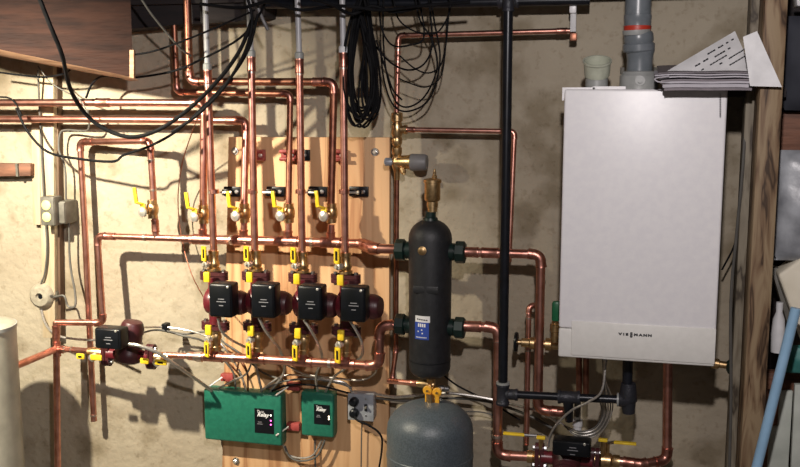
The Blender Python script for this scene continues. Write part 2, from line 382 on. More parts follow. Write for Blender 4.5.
# ------------------------------------------------------------------ manifolds
um = pipe('upper copper manifold running across the plywood to the black separator', [(190, 239, .12), (280, 241, .12), (362, 243.8, .12), (375, 248.6, .19), (402, 249.4, .19)], .0145, rings=[(232, 239.8, .12), (312, 242, .12)], elbows=False, name='copper_manifold', cat='manifold')
for x, y in ((203, 239.4), (243.7, 240.3), (288.3, 241.3), (331, 242.6)):
    tee(um, at(x, y, .12), RIGHT, UP, .0145, rb=.0115)
    MB().sweep([at(x, y-2, .12), at(x+.3, y-18, .12)], .0108, 12).build('branch_pipe', M['copper'], um)
MB().sweep([at(359, 243.6, .12), at(364, 244.6, .125), at(373, 248.2, .185), at(379, 248.8, .19)], [.0165, .0185, .0195, .0175], 16).build('reducer', M['fitting'], um)
pipe('thinner copper pipe from the left elbow to the upper manifold, with tee', [(56, 322.5, .15), (103.3, 322.8, .13), (97.3, 236, .12), (198, 239, .12)], .0105, couplings=[(188, 238.8, .12), (110, 235.8, .12)], rings=[(145, 237.5, .12)])
pipe('copper loop standing on the left wall above the horizontal pipe', [(94, 421, .06), (89.6, 330, .06), (84.6, 225, .06), (80, 142, .06), (150, 141, .13), (156, 237, .12)], .0105, couplings=[(156, 226, .12), (88, 142, .07)], rings=[(150.8, 160, .13), (151.5, 190, .13), (93, 415, .06)])
lm = pipe('lower copper manifold under the pumps with elbow up to the separator', [(190, 356, .20), (250, 358.5, .20), (300, 361.5, .20), (379.5, 366, .20), (379.5, 325, .20), (404, 325.2, .19)], .0138, rings=[(234, 357.8, .2), (252, 358.8, .2), (330, 363, .2)], name='copper_manifold', cat='manifold', bend=2.2)
for x, y in ((214, 356.8), (256, 358.8), (303, 361.6), (345.5, 363.9)):
    tee(lm, at(x, y, .20), RIGHT, UP, .0138, rb=.0115)
    MB().sweep([at(x, y-3, .20), at(x, y-21, .20)], .0105, 12).build('branch_pipe', M['copper'], lm)
MB().lathe(at(194, 356.2, .2), RIGHT, [(-.02, .0112), (-.02, .0135), (0, .0135), (.012, .0168), (.03, .0168), (.03, .014)], 16).build('reducer', M['solder'], lm)
pipe('short copper pipe from the left pump to the lower manifold', [(152, 354.5, .20), (196, 356.3, .20)], .0098, rings=[(166, 355, .2)])
pipe('copper pipe slanting in from the left edge to a tee below the round box', [(-30, 385, .52), (56.5, 349, .16)], .0118)
lp = pipe('vertical copper pipe below the tee at the lower left', [(56, 322, .15), (58, 480, .15)], .0112, couplings=[(56.5, 332, .15)])
tee(lp, at(56.8, 349, .155), UP, RIGHT, .0112)
pipe('short horizontal copper pipe feeding the left pump', [(57, 348.6, .16), (108, 352.5, .20)], .0098, rings=[(66, 349.5, .165), (73, 350, .17)])

# ------------------------------------------------------------------ pumps
def pump(C, U, Mo, boxoff, label, sc=1.0, group='red and black circulator pumps', bw=.082, bh=.104, flange_w=.09):
    t = thing('circulator_pump', label, 'pump', C, group)
    U = U.normalized(); Mo = Mo.normalized(); Fr = FRONT
    W_ = U.cross(Fr).normalized()
    MB().lathe(C-Mo*.030, Mo, [(.006, .020), (.008, .034), (.014, .042), (.026, .045), (.040, .045), (.046, .042), (.060, .038)], 26).build('volute', M['red'] if abs(U.z) > .5 else M['maroon'], t)
    for s in (1, -1):
        MB().lathe(C+U*s*.03, U*s, [(0, .020), (.03, .019), (.044, .021)], 16).build('port', M['red'], t)
        c = C+U*s*.080
        R = Matrix((W_, Fr, U)).transposed()
        mb = MB().box(c-U*s*.007, (flange_w*.66, .034, .012), R).box(c+U*s*.007, (flange_w*.66, .034, .012), R)
        for q in (1, -1):
            for k in (-1, 1): mb.lathe(c+W_*q*flange_w*.33+U*s*.007*k-U*.006, U, [(0, .017), (.012, .017)], 14)
        mb.build('flange', M['maroon'], t)
        for q in (1, -1):
            MB().lathe(c+W_*q*flange_w*.36-U*.020, U, [(0, .007), (.006, .007), (.006, .004), (.034, .004), (.034, .007), (.040, .007)], 6).build('flange_bolt', M['steel'], t)
    MB().lathe(C+Mo*.03, Mo, [(0, .040), (.012, .040), (.014, .036), (.060, .036), (.075, .035), (.083, .030), (.085, .02)], 26).build('motor', M['maroon'], t)
    MB().lathe(C+Mo*.075, Mo, [(0, .0385), (.018, .0385), (.028, .035), (.032, .026), (.032, .003)], 26).build('motor_cap', M['maroon'], t)
    bc = C+boxoff
    bx = MB().box(bc, (bw, .055, bh)).build('control_box', M['black'], t, bevel=.007, seg=3)
    MB().box(bc+FRONT*.028, (bw*.86, .004, bh*.88)).build('box_cover', M['black'], bx, bevel=.0015)
    MB().lathe(bc+V((bw*.34, -.027, bh*.42)), FRONT, [(0, .004), (.004, .004), (.005, .002)], 8).build('screw', M['chrome'], bx)
    for dz, ww in ((.006, .02), (-.002, .03), (-.014, .014)):
        MB().box(bc+V((.004, -.0305, dz)), (ww, .0008, .0022)).build('printed_mark', M['inkg'], bx)
    return t
def iso_valve(C, s, label, U=UP, sd=V((-.55, -.83, 0)), horizontal=False, group='flanged isolation valves with yellow handles'):
    """isolation valve between pump flange and pipe; s=+1 above, -1 below"""
    t = thing('isolation_valve', label, 'valve', C, group); sd = sd.normalized()
    MB().lathe(C-U*s*.024, U*s, [(0, .021), (.008, .021), (.010, .016), (.018, .0185), (.026, .0185), (.032, .015), (.050, .015), (.052, .0165), (.064, .0165), (.064, .011)], 16).build('valve_body', M['brass'], t)
    e = C+sd*.034
    MB().lathe(C+sd*.014, sd, [(0, .009), (.01, .009), (.012, .0115), (.018, .0115), (.020, .007), (.026, .006)], 8).build('nut', M['chrome'], t)
    side = sd.cross(U).normalized()
    R = Matrix((side, sd, U)).transposed()
    # loop handle: frame of four bars around a black slot
    L = .046; w_ = .024; c0 = e+U*s*(.010+L/2)
    if horizontal: c0 = e+U*s*(.006+L/2)
    mb = MB()
    for q in (1, -1):
        mb.box(c0+side*q*(w_/2-.0028), (.0058, .006, L), R)
        mb.box(c0+U*q*(L/2-.004), (w_, .006, .009), R)
    h = mb.build('handle', M['yellow'], t, bevel=.0015)
    MB().box(c0-sd*.001, (w_*.5, .003, L*.72), R).build('grip_insert', M['black'], h)
    MB().box(C-U*s*.036+V((-.002, -.047, 0)), (.020, .012, .032)).build('yellow_tab', M['yellow'], t, bevel=.003)
    return t
pumps = [(214.8, 300.5, 'first'), (256.8, 301, 'second'), (303.2, 303, 'third'), (346, 304.5, 'fourth')]
desc = {'first': 'leftmost red and black pump of the four on the plywood', 'second': 'second pump from the left on the plywood, between first and third risers',
        'third': 'third pump from the left on the plywood', 'fourth': 'rightmost of the four plywood pumps, next to the black separator'}
for px, py, o in pumps:
    C = at(px, py, .20)
    pump(C, UP, V((1, -.12, 0)), at(px+9.3, py-1.5, .275)-C, desc[o], bw=.076)
    iso_valve(C+UP*.120, 1, 'flanged isolation valve with yellow loop handle above the %s pump' % o)
    iso_valve(C-UP*.120, -1, 'flanged isolation valve with yellow handle below the %s pump' % o)
# left pump with horizontal pipe
C = at(129, 355, .20)
pump(C, RIGHT, V((.16, .02, 1)), at(112, 337, .275)-C, 'pump lying sideways on the bare wall at the left, black box in front', bw=.092, bh=.066, flange_w=.075)
for s, lab in ((-1, 'brass valve with small yellow handles left of the sideways pump'), (1, 'brass valve with small yellow handles right of the sideways pump')):
    c = C+RIGHT*s*.115; t = thing('isolation_valve', lab, 'valve', c, 'valves either side of the sideways pump')
    MB().lathe(c-RIGHT*.032, RIGHT, [(0, .0105), (0, .015), (.012, .015), (.014, .018), (.045, .018), (.05, .0155), (.062, .0155), (.062, .0105)], 16).build('valve_body', M['brass'], t)
    MB().lathe(c, V((0, -1, -.3)), [(.012, .010), (.026, .010), (.028, .013), (.036, .013), (.038, .006)], 8).build('nut', M['chrome'], t)
    for dx, ln in ((-.026, .030), (.026, .042)):
        dx -= .008; h = MB().box(c+V((dx*1.1, -.040, -.004)), (ln, .008, .019)).build('handle', M['yellow'], t, bevel=.004)
        if (dx > -.008) == (s > 0): MB().box(c+V((dx*1.1, -.0445, -.004)), (ln*.45, .001, .006)).build('grip_insert', M['black'], h)

# ------------------------------------------------------------------ hydraulic separator
def separator():
    c = at(430, 298, .19); top = at(430.5, 219, .19).z; bot = at(430, 377, .19).z; R = .0625
    t = thing('hydraulic_separator', 'tall black domed separator between the plywood and the black gas pipe', 'tank', V((c.x, c.y, bot)))
    H = top-bot; prof = [(0, .02)]
    for k in range(1, 7): a = k/6*PI/2; prof.append((.035*(1-math.cos(a)), .02+(R-.02)*math.sin(a)))
    for k in range(0, 8): a = k/7*PI/2; prof.append((H-.058+.058*math.sin(a), R*math.cos(a)+.002))
    body = MB().lathe(V((c.x, c.y, bot)), UP, prof, 40).build('tank_body', M['foam'], t)
    for z in (top-.065, bot+.055):
        MB().lathe(V((c.x, c.y, z)), UP, [(0, R), (0, R+.0012), (.0015, R+.0012), (.0015, R)], 40).build('seam', M['black'], body)
    MB().box(V((c.x, c.y-R+.001, (top+bot)/2+.04)), (.075, .004, .022)).build('raised_badge', M['foam'], t, bevel=.002)
    q = at(427, 251, .19+R)
    MB().lathe(V((c.x-.010, c.y-R*.96, q.z)), FRONT, [(-.004, .013), (.005, .013), (.006, .009), (.010, .009), (.011, .006)], 16).build('brass_plug', M['brass'], t)
    # labels follow the curved shell
    def curved(z0, z1, a0, a1, m, name, extra=.0012, par=t):
        mb = MB(); n = 10; vs = []
        for i in range(n+1):
            a = a0+(a1-a0)*i/n
            for z in (z0, z1):
                for rr in (R, R+extra): vs.append(V((c.x+math.sin(a)*rr, c.y-math.cos(a)*rr, z)))
        fs = []
        for i in range(n):
            k = i*4; fs += [(k+1, k+5, k+7, k+3), (k, k+2, k+6, k+4), (k, k+4, k+5, k+1), (k+2, k+3, k+7, k+6)]
        fs += [(0, 1, 3, 2), (n*4, n*4+2, n*4+3, n*4+1)]
        return mb.add(vs, fs).build(name, M[m], par, smooth=False)
    zt = at(424, 316, .25).z
    wl = curved(zt-.019, zt, -.52, .22, 'wlabel', 'white_label')
    for i in range(5): curved(zt-.012-.001*i*.4, zt-.0085-.001*i*.4, -.42+i*.11, -.34+i*.11, 'ink', 'printed_mark', .0018, wl)
    bl = curved(zt-.071, zt-.019, -.54, .17, 'blabel', 'blue_label')
    for i in range(4): curved(zt-.033, zt-.023, -.36+i*.10, -.29+i*.10, 'wlabel', 'printed_mark', .0018, bl)
    for i in range(9): curved(zt-.066, zt-.063, -.46+i*.06, -.42+i*.06, 'wlabel', 'printed_mark', .0018, bl)
    for a, z in ((-.38, -.045), (-.2, -.040), (-.17, -.05)): curved(zt+z-.004, zt+z, a, a+.06, 'wlabel', 'printed_mark', .0018, bl)
    # unions
    for zz in (at(430, 251, .19).z, at(430, 326, .19).z):
        for s in (-1, 1):
            o = V((c.x, c.y, zz))
            u = MB().lathe(o+RIGHT*s*(R-.008), RIGHT*s, [(0, .026), (.018, .026), (.018, .020), (.026, .020)], 18).build('port', M['greencap'], t)
            MB().lathe(o+RIGHT*s*(R+.014), RIGHT*s, [(0, .030), (.002, .033), (.026, .033), (.029, .029), (.030, .017)], 8).build('union_nut', M['greencap'], t)
    # neck and air vent
    z0 = top
    MB().lathe(V((c.x, c.y, z0-.008)), UP, [(0, .024), (.012, .022), (.014, .0165), (.030, .0165)], 12).build('neck', M['greencap'], t)
    return t, c, top, bot
sep, SC, STOP, SBOT = separator()
c = V((SC.x+.006, SC.y, STOP+.022))
t = thing('air_vent', 'brass automatic air vent standing on top of the black separator', 'vent', c)
MB().lathe(c, UP, [(0, .014), (.012, .014), (.013, .0165), (.030, .0165), (.032, .021), (.036, .0235), (.084, .0235), (.085, .0265), (.094, .0265), (.096, .023), (.099, .010)], 24).build('vent_body', M['brass'], t)
MB().lathe(c+V((.006, 0, .098)), UP, [(0, .0075), (.008, .0075), (.009, .005), (.018, .005), (.020, .0035), (.028, .003)], 10).build('vent_cap', M['brass'], t)

# ------------------------------------------------------------------ pipes right of the separator
pipe('upper copper pipe from the separator turning down left of the boiler', [(464, 252, .19), (541, 254.5, .19), (538, 410, .19), (566, 412, .19)], .0132, couplings=[(470, 252, .19), (490, 252.4, .19), (560, 411.6, .19)])
pipe('lower copper pipe from the separator turning down beside the black gas pipe', [(462, 326, .19), (498.5, 327.5, .19), (497.5, 455, .19), (536, 457, .19)], .0142, couplings=[(472, 326.2, .19)], rings=[(498.3, 340, .19), (497.6, 436, .19)])
pipe('thin copper pipe with a hooked top beside the boiler', [(541, 306, .10), (529, 305, .12), (526.5, 445, .14)], .0078, bend=2.6, rings=[(528.5, 318, .12), (528, 350, .12)])
pipe('thin copper pipe at the top turning down to the brass fill valve', [(574, 30.6, .08), (398.5, 35.5, .08), (396.5, 116, .08)], .0078, couplings=[(562, 33.6, .08)], rings=[(398, 50, .08), (397.6, 62, .08)])
pipe('thin copper pipe from the fill valve running right behind the gas pipe', [(404, 129.5, .08), (514.5, 131.5, .08), (509, 262, .10)], .0078, m='copper', couplings=[(410, 129.6, .08)])
pipe('dark copper pipe dropping from the fill valve along the plywood edge', [(397, 170, .08), (396, 350, .08), (392, 381, .10), (404, 382, .14)], .0075, m='oldcopper')
pipe('copper pipe under the separator leading to the tank valves', [(388.5, 381, .14), (419, 383.5, .19)], .0085, couplings=[(415, 383, .185)])
# brass fill valve assembly
c = at(397, 129.5, .08)
t = thing('fill_valve', 'brass fill valve and pressure regulator stacked on a thin pipe above the separator', 'valve', c)
zt = lambda y: at(397, y, .08).z-c.z
MB().lathe(c, UP, [(zt(146), .012), (zt(143), .0165), (zt(139), .0165), (zt(137), .014), (zt(134), .0175), (zt(126), .0175), (zt(122), .013), (zt(121), .018), (zt(113), .018), (zt(112), .011)], 14).build('backflow_body', M['brass'], t)
MB().lathe(c, RIGHT, [(0, .012), (.02, .012), (.022, .0145), (.032, .0145), (.032, .009)], 12).build('side_outlet', M['brass'], t)
MB().lathe(c, UP, [(zt(180), .0085), (zt(172), .0095), (zt(169), .013), (zt(166), .0165), (zt(159), .0165), (zt(156), .012), (zt(153), .016), (zt(148), .016), (zt(146), .010)], 12).build('regulator_body', M['brass'], t)
q = at(397, 162, .08)
MB().lathe(q+RIGHT*-.01, RIGHT, [(0, .016), (.018, .020), (.046, .022), (.052, .025), (.056, .025)], 20).build('regulator_bell', M['brass'], t)
MB().lathe(q+RIGHT*.044, RIGHT, [(0, .0255), (.004, .0265), (.044, .025), (.050, .022), (.051, .004)], 20).build('grey_cap', M['boxg'], t)
MB().lathe(q-RIGHT*.012, -RIGHT, [(0, .010), (.008, .013), (.024, .013), (.027, .009)], 12).build('inlet_knob', M['box'], t)
MB().lathe(q+V((.016, -.005, -.018)), V((.5, -.2, -1)), [(0, .009), (.016, .009), (.018, .006), (.022, .006)], 10).build('drain_stub', M['brass'], t)
# wall bracket at end of thin top pipe
t = thing('pipe_bracket', 'short white metal strut holding the end of the thin top pipe', 'bracket', at(573, 38, .085))
p0, p1 = at(573.5, 32, .093), at(573.5, -8, .093)
MB().box((p0+p1)/2, (.017, .012, (p1-p0).length)).build('strut', M['wlabel'], t, bevel=.002)
MB().box(at(573, 8, .103), (.019, .014, .028)).build('strut_sleeve', M['white'], t, bevel=.002)
MB().box(at(573.5, 37, .08), (.02, .02, .022)).build('end_cap', M['oldcopper'], t, bevel=.002)

# ------------------------------------------------------------------ black gas piping
def blackfit(t, c, d, r, L, name='fitting'):
    d = d.normalized()
    return MB().lathe(c-d*L/2, d, [(0, r*1.05), (0, r*1.42), (.006, r*1.48), (.010, r*1.3), (L-.010, r*1.3), (L-.006, r*1.48), (L, r*1.42), (L, r*1.05)], 16).build(name, M['ironfit'], t)
t = thing('gas_pipe', 'tall black iron gas pipe standing between the separator and the boiler', 'pipe', at(503, 392, .27))
g0, g1 = at(509.3, -60, .27), at(502.8, 392, .27)
MB().sweep([g0, g1], .0133, 18).build('pipe', M['iron'], t)
blackfit(t, at(502.8, 394, .27), UP, .0135, .062, 'tee')
MB().lathe(at(502.8, 394, .27)+UP*.030, UP, [(0, .0195), (.006, .0195)], 16).build('tape_ring', M['pvcl'], t)
blackfit(t, at(508.3, 4, .27), UP, .0115, .04, 'coupling')
G = at(508.5, 2, .12)
t2 = thing('gas_pipe', 'black iron gas main running along the top of the wall', 'pipe', at(300, 4, .12))
MB().sweep([at(266, 4, .12), at(440, 3, .12), at(590, 0, .12)], .014, 16).build('pipe', M['iron'], t2)
blackfit(t2, at(508.5, 1.5, .12), RIGHT, .0135, .06, 'tee')
t = thing('gas_pipe', 'horizontal black gas line from the tee up into the boiler bottom', 'pipe', at(505, 395, .27))
h = [at(505, 394, .27), at(627, 400, .27), at(628, 352, .27)]
MB().sweep([h[0], h[1]], .0115, 16).build('pipe', M['iron'], t)
MB().sweep([h[1], h[2]], .014, 16).build('riser_pipe', M['iron'], t)
d = (h[1]-h[0]).normalized()
blackfit(t, at(512, 394.5, .27), d, .012, .034, 'collar')
blackfit(t, at(569, 397.2, .27), d, .0135, .062, 'union')
MB().lathe(at(559.5, 396.7, .27), d, [(0, .018), (.004, .018)], 16).build('tape_ring', M['pvcl'], t)
MB().lathe(at(617, 399.5, .27), d, [(0, .019), (.005, .019)], 16).build('tape_ring', M['pvcl'], t)
MB().sweep([at(619, 399.6, .27), at(625, 400, .27), at(628.4, 398, .27), at(628.4, 391, .27), at(628.4, 383, .27)], [.019, .023, .0255, .023, .020], 16).build('elbow', M['ironfit'], t)
MB().sweep([at(628.4, 398, .27), at(628.6, 413, .27)], [.0215, .017], 14).build('drip_cap', M['ironfit'], t)
MB().sweep([at(568, 398, .27), at(568.5, 408, .27), at(569, 420, .25)], [.016, .014, .012], 14).build('drip_leg', M['iron'], t)
# valve on the left of the boiler
c = at(517, 342, .17); t = thing('gate_valve', 'brass valve with dark round handwheel pointing at the boiler side', 'valve', c)
e = at(562, 345.5, .17); d = (e-c).normalized()
MB().lathe(c, d, [(0, .008), (.012, .008), (.014, .013), (.036, .014), (.040, .018), (.052, .018), (.056, .012), (.082, .012), (.084, .019), (.10, .019), (.102, .014), (.14, .014)], 16).build('valve_body', M['brass'], t)
MB().lathe(c-d*.010, d, [(0, .006), (.003, .028), (.008, .030), (.012, .028), (.014, .008)], 14).build('handwheel', M['black'], t)
c = at(555, 325, .22); t = thing('drain_valve', 'small brass drain valve with green handle tucked against the boiler edge', 'valve', c)
MB().lathe(c-UP*.05, UP, [(0, .010), (.03, .010), (.032, .014), (.052, .014), (.054, .009), (.07, .009)], 12).build('valve_body', M['brass'], t)
MB().box(c+V((.004, -.02, .045)), (.024, .018, .058)).build('handle', M['greenv'], t, bevel=.006)

# ------------------------------------------------------------------ boiler
bd = .39
TL, TR, BL, BR = at(565, 88, bd), at(727.5, 90.5, bd), at(557.5, 356.8, bd), at(714.8, 367, bd)
bx0 = (TL.x+BL.x)/2; bx1 = (TR.x+BR.x)/2; bz1 = (TL.z+TR.z)/2; bz0 = (BL.z+BR.z)/2
t = thing('wall_boiler', 'white wall hung boiler with a plain front cover', 'boiler', V(((bx0+bx1)/2, -.2, bz0)))
seamz = at(572, 329, bd).z
MB().box(((bx0+bx1)/2, -.20, (bz0+bz1)/2), (bx1-bx0-.006, .35, bz1-bz0-.004)).build('casing', M['whitep'], t, bevel=.004)
MB().box(((bx0+bx1)/2, -bd+.012, (seamz+.0015+bz1)/2), (bx1-bx0, .026, bz1-seamz-.0015)).build('front_cover', M['white'], t, bevel=.006, seg=3)
cp = MB().box(((bx0+bx1)/2, -bd+.0125, (seamz+bz0)/2), (bx1-bx0, .025, seamz-bz0)).build('control_flap', M['whitep'], t, bevel=.005, seg=3)
pz0, pz1 = at(600, 347, bd).z, at(600, 322, bd).z
MB().box(((bx0+bx1)/2+.017, -bd-.001, (pz1+bz0)/2+.004), (bx1-bx0-.034, .006, pz1-bz0-.008)).build('flap_panel', M['whitep'], cp, bevel=.0025)
lc = at(636.5, 335.2, bd+.005)
for s_, px_ in (('V', 620.2), ('I', 623.7), ('E', 626.9), ('M', 635.8), ('A', 640.6), ('N', 645.2), ('N', 649.8)):
    text(s_, 'brand_lettering', at(px_, 334.0+.055*(px_-619), bd+.0045), RIGHT, UP, .0085, 'ink', cp, bold=.0006, xs=1.5)
for dz in (.0033, -.0033): text('S', 'brand_lettering', at(631.3, 335, bd+.0045)+UP*dz, RIGHT, UP, .0092, 'ink', cp, bold=.0005, xs=1.5)
for i in range(14):
    q = at(720.3, 94+i*1.75, bd+.0005)
    MB().box(q, (.0042, .001, .0032)).build('printed_mark', M['inkg'], t)
# rear frame showing at the top left
MB().box((bx0+.03, -.30, bz1-.012), (.085, .006, .035)).build('rear_bracket', M['white'], t)
MB().box((bx0+.11, -.30, bz1+.004), (.085, .006, .008)).build('rear_bracket', M['white'], t)
# flue stub cap
c = at(596.5, 88, .26); c.z = bz1-.004
t = thing('flue_stub', 'pale greenish open cup on the boiler top, left side', 'cap', c)
k = at(596.5, 57, .26).z-c.z
MB().lathe(c, UP, [(0, .030), (k*.50, .030), (k*.52, .020)], 30).build('stub', M['pvcl'], t)
MB().lathe(c+UP*k*.42, V((.02, -.42, 1)), [(0, .029), (.004, .033), (k*.16, .0345), (k*.42, .0355), (k*.46, .0385), (k*.52, .0385), (k*.52, .0345), (k*.2, .0315), (k*.18, .001)], 32).build('cup', M['capg'], t)
# exhaust pipe
def vent():
    c = at(638.5, 86, .26); c.z = bz1-.003; top = at(637, -75, .26).z; zz = lambda y: at(638, y, .26).z-c.z
    t = thing('exhaust_pipe', 'grey plastic exhaust pipe with a red ring rising from the boiler top', 'pipe', c)
    ad = MB().lathe(c, UP, [(0, .050), (zz(76), .050), (zz(74.5), .046), (zz(72), .044), (zz(71), .036)], 32).build('boiler_adapter', M['pvcl'], t)
    MB().lathe(c+V((.004, -.047, zz(81))), FRONT, [(0, .013), (.006, .013), (.006, .006), (.012, .006)], 14).build('test_port', M['pvcl'], ad)
    c2 = c+V((-.004, 0, 0))
    MB().lathe(c+V((.001, 0, 0)), UP, [(zz(73), .034), (zz(60), .0335), (zz(55), .035), (zz(50), .0385)], 30).build('lower_socket', M['pvc'], t)
    MB().lathe(c2+V((.002, 0, zz(52))), V((-.05, -.06, 1)), [(0, .038), (.004, .0415), (.020, .0415), (.024, .037), (.030, .039), (.046, .038), (.052, .035)], 30).build('elbow', M['pvc'], t)
    MB().lathe(c2, V((-.04, -.05, 1)), [(zz(35), .035), (zz(33), .0362), (zz(30), .0362)], 30).build('white_ring', M['pvcl'], t)
    MB().lathe(c2+V((-.004, 0, 0)), UP, [(zz(31), .0352), (zz(27), .0362), (zz(26), .0355)], 30).build('red_ring', M['redband'], t)
    MB().lathe(c2+V((-.004, 0, 0)), UP, [(zz(26.3), .0352), (zz(20), .0352), (zz(19), .0362), (zz(15), .0362), (zz(14.5), .033)], 30).build('coupling', M['pvc'], t)
    MB().lathe(c2+V((-.004, 0, 0)), UP, [(zz(16), .0338), (top-c.z, .0338)], 30).build('pipe', M['pvc'], t)
    for s in (-1, 1): MB().lathe(c+V((s*.043, -.01, zz(72))), UP, [(-.006, .006), (.012, .006)], 8).build('clip', M['boxd'], t)
vent()

# ------------------------------------------------------------------ papers on the boiler
def sheet(name, label, poly, thick, m='paper', bend=0):
    t = thing(name, label, 'papers', poly[0]); nrm = (poly[1]-poly[0]).cross(poly[2]-poly[0]).normalized()
    MB().prism(poly, nrm*thick).build('sheet', M[m], t, smooth=False); return t
zt = bz1
t = thing('paper_stack', 'thick stack of folded manuals lying on the boiler top, right side', 'papers', V((.2, -.3, zt)))
def leaf(z, x0, x1, y0, y1, th, curl, name='sheet', tilt=.026, m='paper'):
    mb = MB(); n = 14; lo_ = []
    for i in range(n+1):
        q = i/n; lo_.append((x0+(x1-x0)*q, z+curl*math.sin(q*PI)+curl*.5*math.sin(q*9)))
    row = lambda y, dz, th_: [V((x, y, z_+dz+th_)) for x, z_ in lo_]
    poly = row(y0, 0, 0)+row(y0, 0, th)[::-1]; back = row(y1, tilt, 0)+row(y1, tilt, th)[::-1]
    n2 = len(poly); vs = poly+back
    fs = [(i, (i+1) % n2, n2+(i+1) % n2, n2+i) for i in range(n2)]
    for i in range(n): j = n2-1-i; fs += [(i, i+1, j-1, j), (n2+i, n2+j, n2+j-1, n2+i+1)]
    mb.add(vs, fs).build(name, M[m], t, smooth=False)
lx = at(656, 84, .45).x; rx = at(757, 84, .45).x
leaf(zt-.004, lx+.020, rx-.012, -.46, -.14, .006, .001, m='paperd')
leaf(zt+.003, lx+.016, rx-.020, -.465, -.14, .008, .001)
leaf(zt+.012, lx+.012, rx-.006, -.46, -.14, .005, .002)
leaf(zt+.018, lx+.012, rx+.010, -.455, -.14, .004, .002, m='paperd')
leaf(zt+.024, lx+.006, rx-.010, -.46, -.14, .003, .004)
leaf(zt+.031, lx-.004, rx-.010, -.45, -.14, .003, .003)
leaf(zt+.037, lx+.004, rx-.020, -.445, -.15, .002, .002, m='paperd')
# fold at left of the stack
MB().sweep(smoothpath([V((lx+.03, -.467, zt+.015)), V((lx+.004, -.467, zt+.018)), V((lx-.002, -.467, zt+.026)), V((lx+.03, -.467, zt+.031))], 4), .002, 6).build('fold', M['paper'], t)
A_, B_, C_ = at(662, 74, .40), at(735, 31, .30), at(755, 76, .40)
pn = (B_-A_).cross(C_-A_).normalized()
def onp(px, py):
    o_ = V((0, -D, CZ)); r_ = at(px, py, 0)-o_; return o_+r_*((A_-o_).dot(pn)/r_.dot(pn))
t = sheet('open_manual', 'printed sheet propped up like a triangle on the manuals', [A_, B_, C_, onp(710, 79)], .0015, m='wlabel')
nrm = (B_-A_).cross(C_-A_).normalized(); 
if nrm.y > 0: nrm = -nrm
xd = (B_-A_).normalized(); 
for s0, s1, off, th in ((.55, .95, .018, .003), (.30, .52, .030, .0035), (.58, .80, .036, .003), (.35, .70, .050, .0025), (.55, .72, .062, .003), (.7, .95, .062, .0025), (.62, .85, .080, .0025), (.80, .96, .1, .0025)):
    dn = nrm.cross(xd).normalized(); dn = dn if dn.z < 0 else -dn
    a = A_.lerp(B_, s0)+dn*off; bb = A_.lerp(B_, s1)+dn*off; nn = max(3, int((s1-s0)*28))
    mb = MB()
    for i in range(nn):
        if random.random() < .15: continue
        p = a.lerp(bb, i/nn); q = a.lerp(bb, (i+.78)/nn)
        mb.prism([p, q, q+dn*th, p+dn*th], nrm*.0024)
    mb.build('printed_text', M['ink'], t, smooth=False)
sheet('loose_page', 'white page leaning upright between the papers and the timber post', [at(743, 37, .455), at(757, 31, .455), at(782, 87, .475), at(750, 86, .475)], .0015, 'wlabel')
t = thing('shadow_board', 'dark board in place of the shadow under the papers beside the boiler top', 'shelf', at(742, 110, .1))
sx0 = bx1+.004; sx1 = at(779, 100, .2).x; sz = at(740, 88, .3).z
MB().box(((sx0+sx1)/2, -.165, sz-.012), (sx1-sx0, .325, .022)).build('shadow_panel', M['blacktimber'], t)  # dark board put where the papers' shadow falls

# ------------------------------------------------------------------ expansion tank
def etank():
    c = at(430, 420, .22); top = at(430, 402, .22).z; R = .130
    t = thing('expansion_tank', 'grey painted domed expansion tank standing below the black separator', 'tank', V((c.x, c.y, 0)))
    sh = .085
    prof = [(.06, R*.75), (.10, R), (top-sh-.085, R), (top-sh-.083, R+.0015), (top-sh-.073, R+.0015), (top-sh-.071, R), (top-sh, R)]
    for k in range(1, 9): a = k/8*PI/2; prof.append((top-sh+sh*math.sin(a), (R-.018)*math.cos(a)+.018*(1 if k < 8 else .9)))
    MB().lathe(V((c.x, c.y, 0)), UP, prof, 44).build('tank_body', M['tank'], t)
    MB().lathe(V((c.x, c.y, 0)), UP, [(0, R*.8), (.07, R*.76)], 32).build('base_ring', M['tank'], t)
    MB().lathe(V((c.x, c.y, top-.004)), UP, [(0, .012), (.03, .012)], 12).build('neck', M['brass'], t)
    return c, top
EC, ETOP = etank()
for px, lab, pyt in ((427.8, 'left one of two orange yellow levers between separator and tank', 390), (437.3, 'right one of two orange yellow levers between separator and tank', 392)):
    c = at(px, pyt, .215); t = thing('ball_valve', lab, 'valve', c, 'twin orange levers over the tank')
    MB().lathe(c+V((0, .038, 0)), FRONT, [(0, .012), (.03, .012), (.031, .009), (.036, .009)], 12).build('valve_body', M['brass'], t)
    h = MB().lathe(c, FRONT, [(0, .013), (.002, .0145), (.006, .0145), (.008, .012)], 16)
    h.box(c+V((0, -.004, -.028)), (.014, .007, .042)); h.build('handle', M['orange'], t, bevel=.001)
    MB().lathe(c-V((0, .008, 0)), FRONT, [(0, .004), (.004, .004)], 6).build('screw', M['brass'], t)
c = at(432, 384, .2); t = thing('pipe_tee', 'brass tee under the separator bottom', 'fitting', c)
MB().lathe(V((SC.x+.004, SC.y, SBOT-.048)), UP, [(0, .013), (.052, .013), (.054, .017)], 12).build('tee_stem', M['brass'], t)
MB().lathe(at(417, 383.5, .19), RIGHT, [(0, .0105), (.01, .0125), (.03, .0125), (.05, .012), (.055, .010)], 12).build('tee_run', M['brass'], t)
MB().lathe(at(438, 388, .19), RIGHT, [(0, .010), (.02, .010), (.022, .0075), (.034, .0075)], 12).build('side_outlet', M['steel'], t)

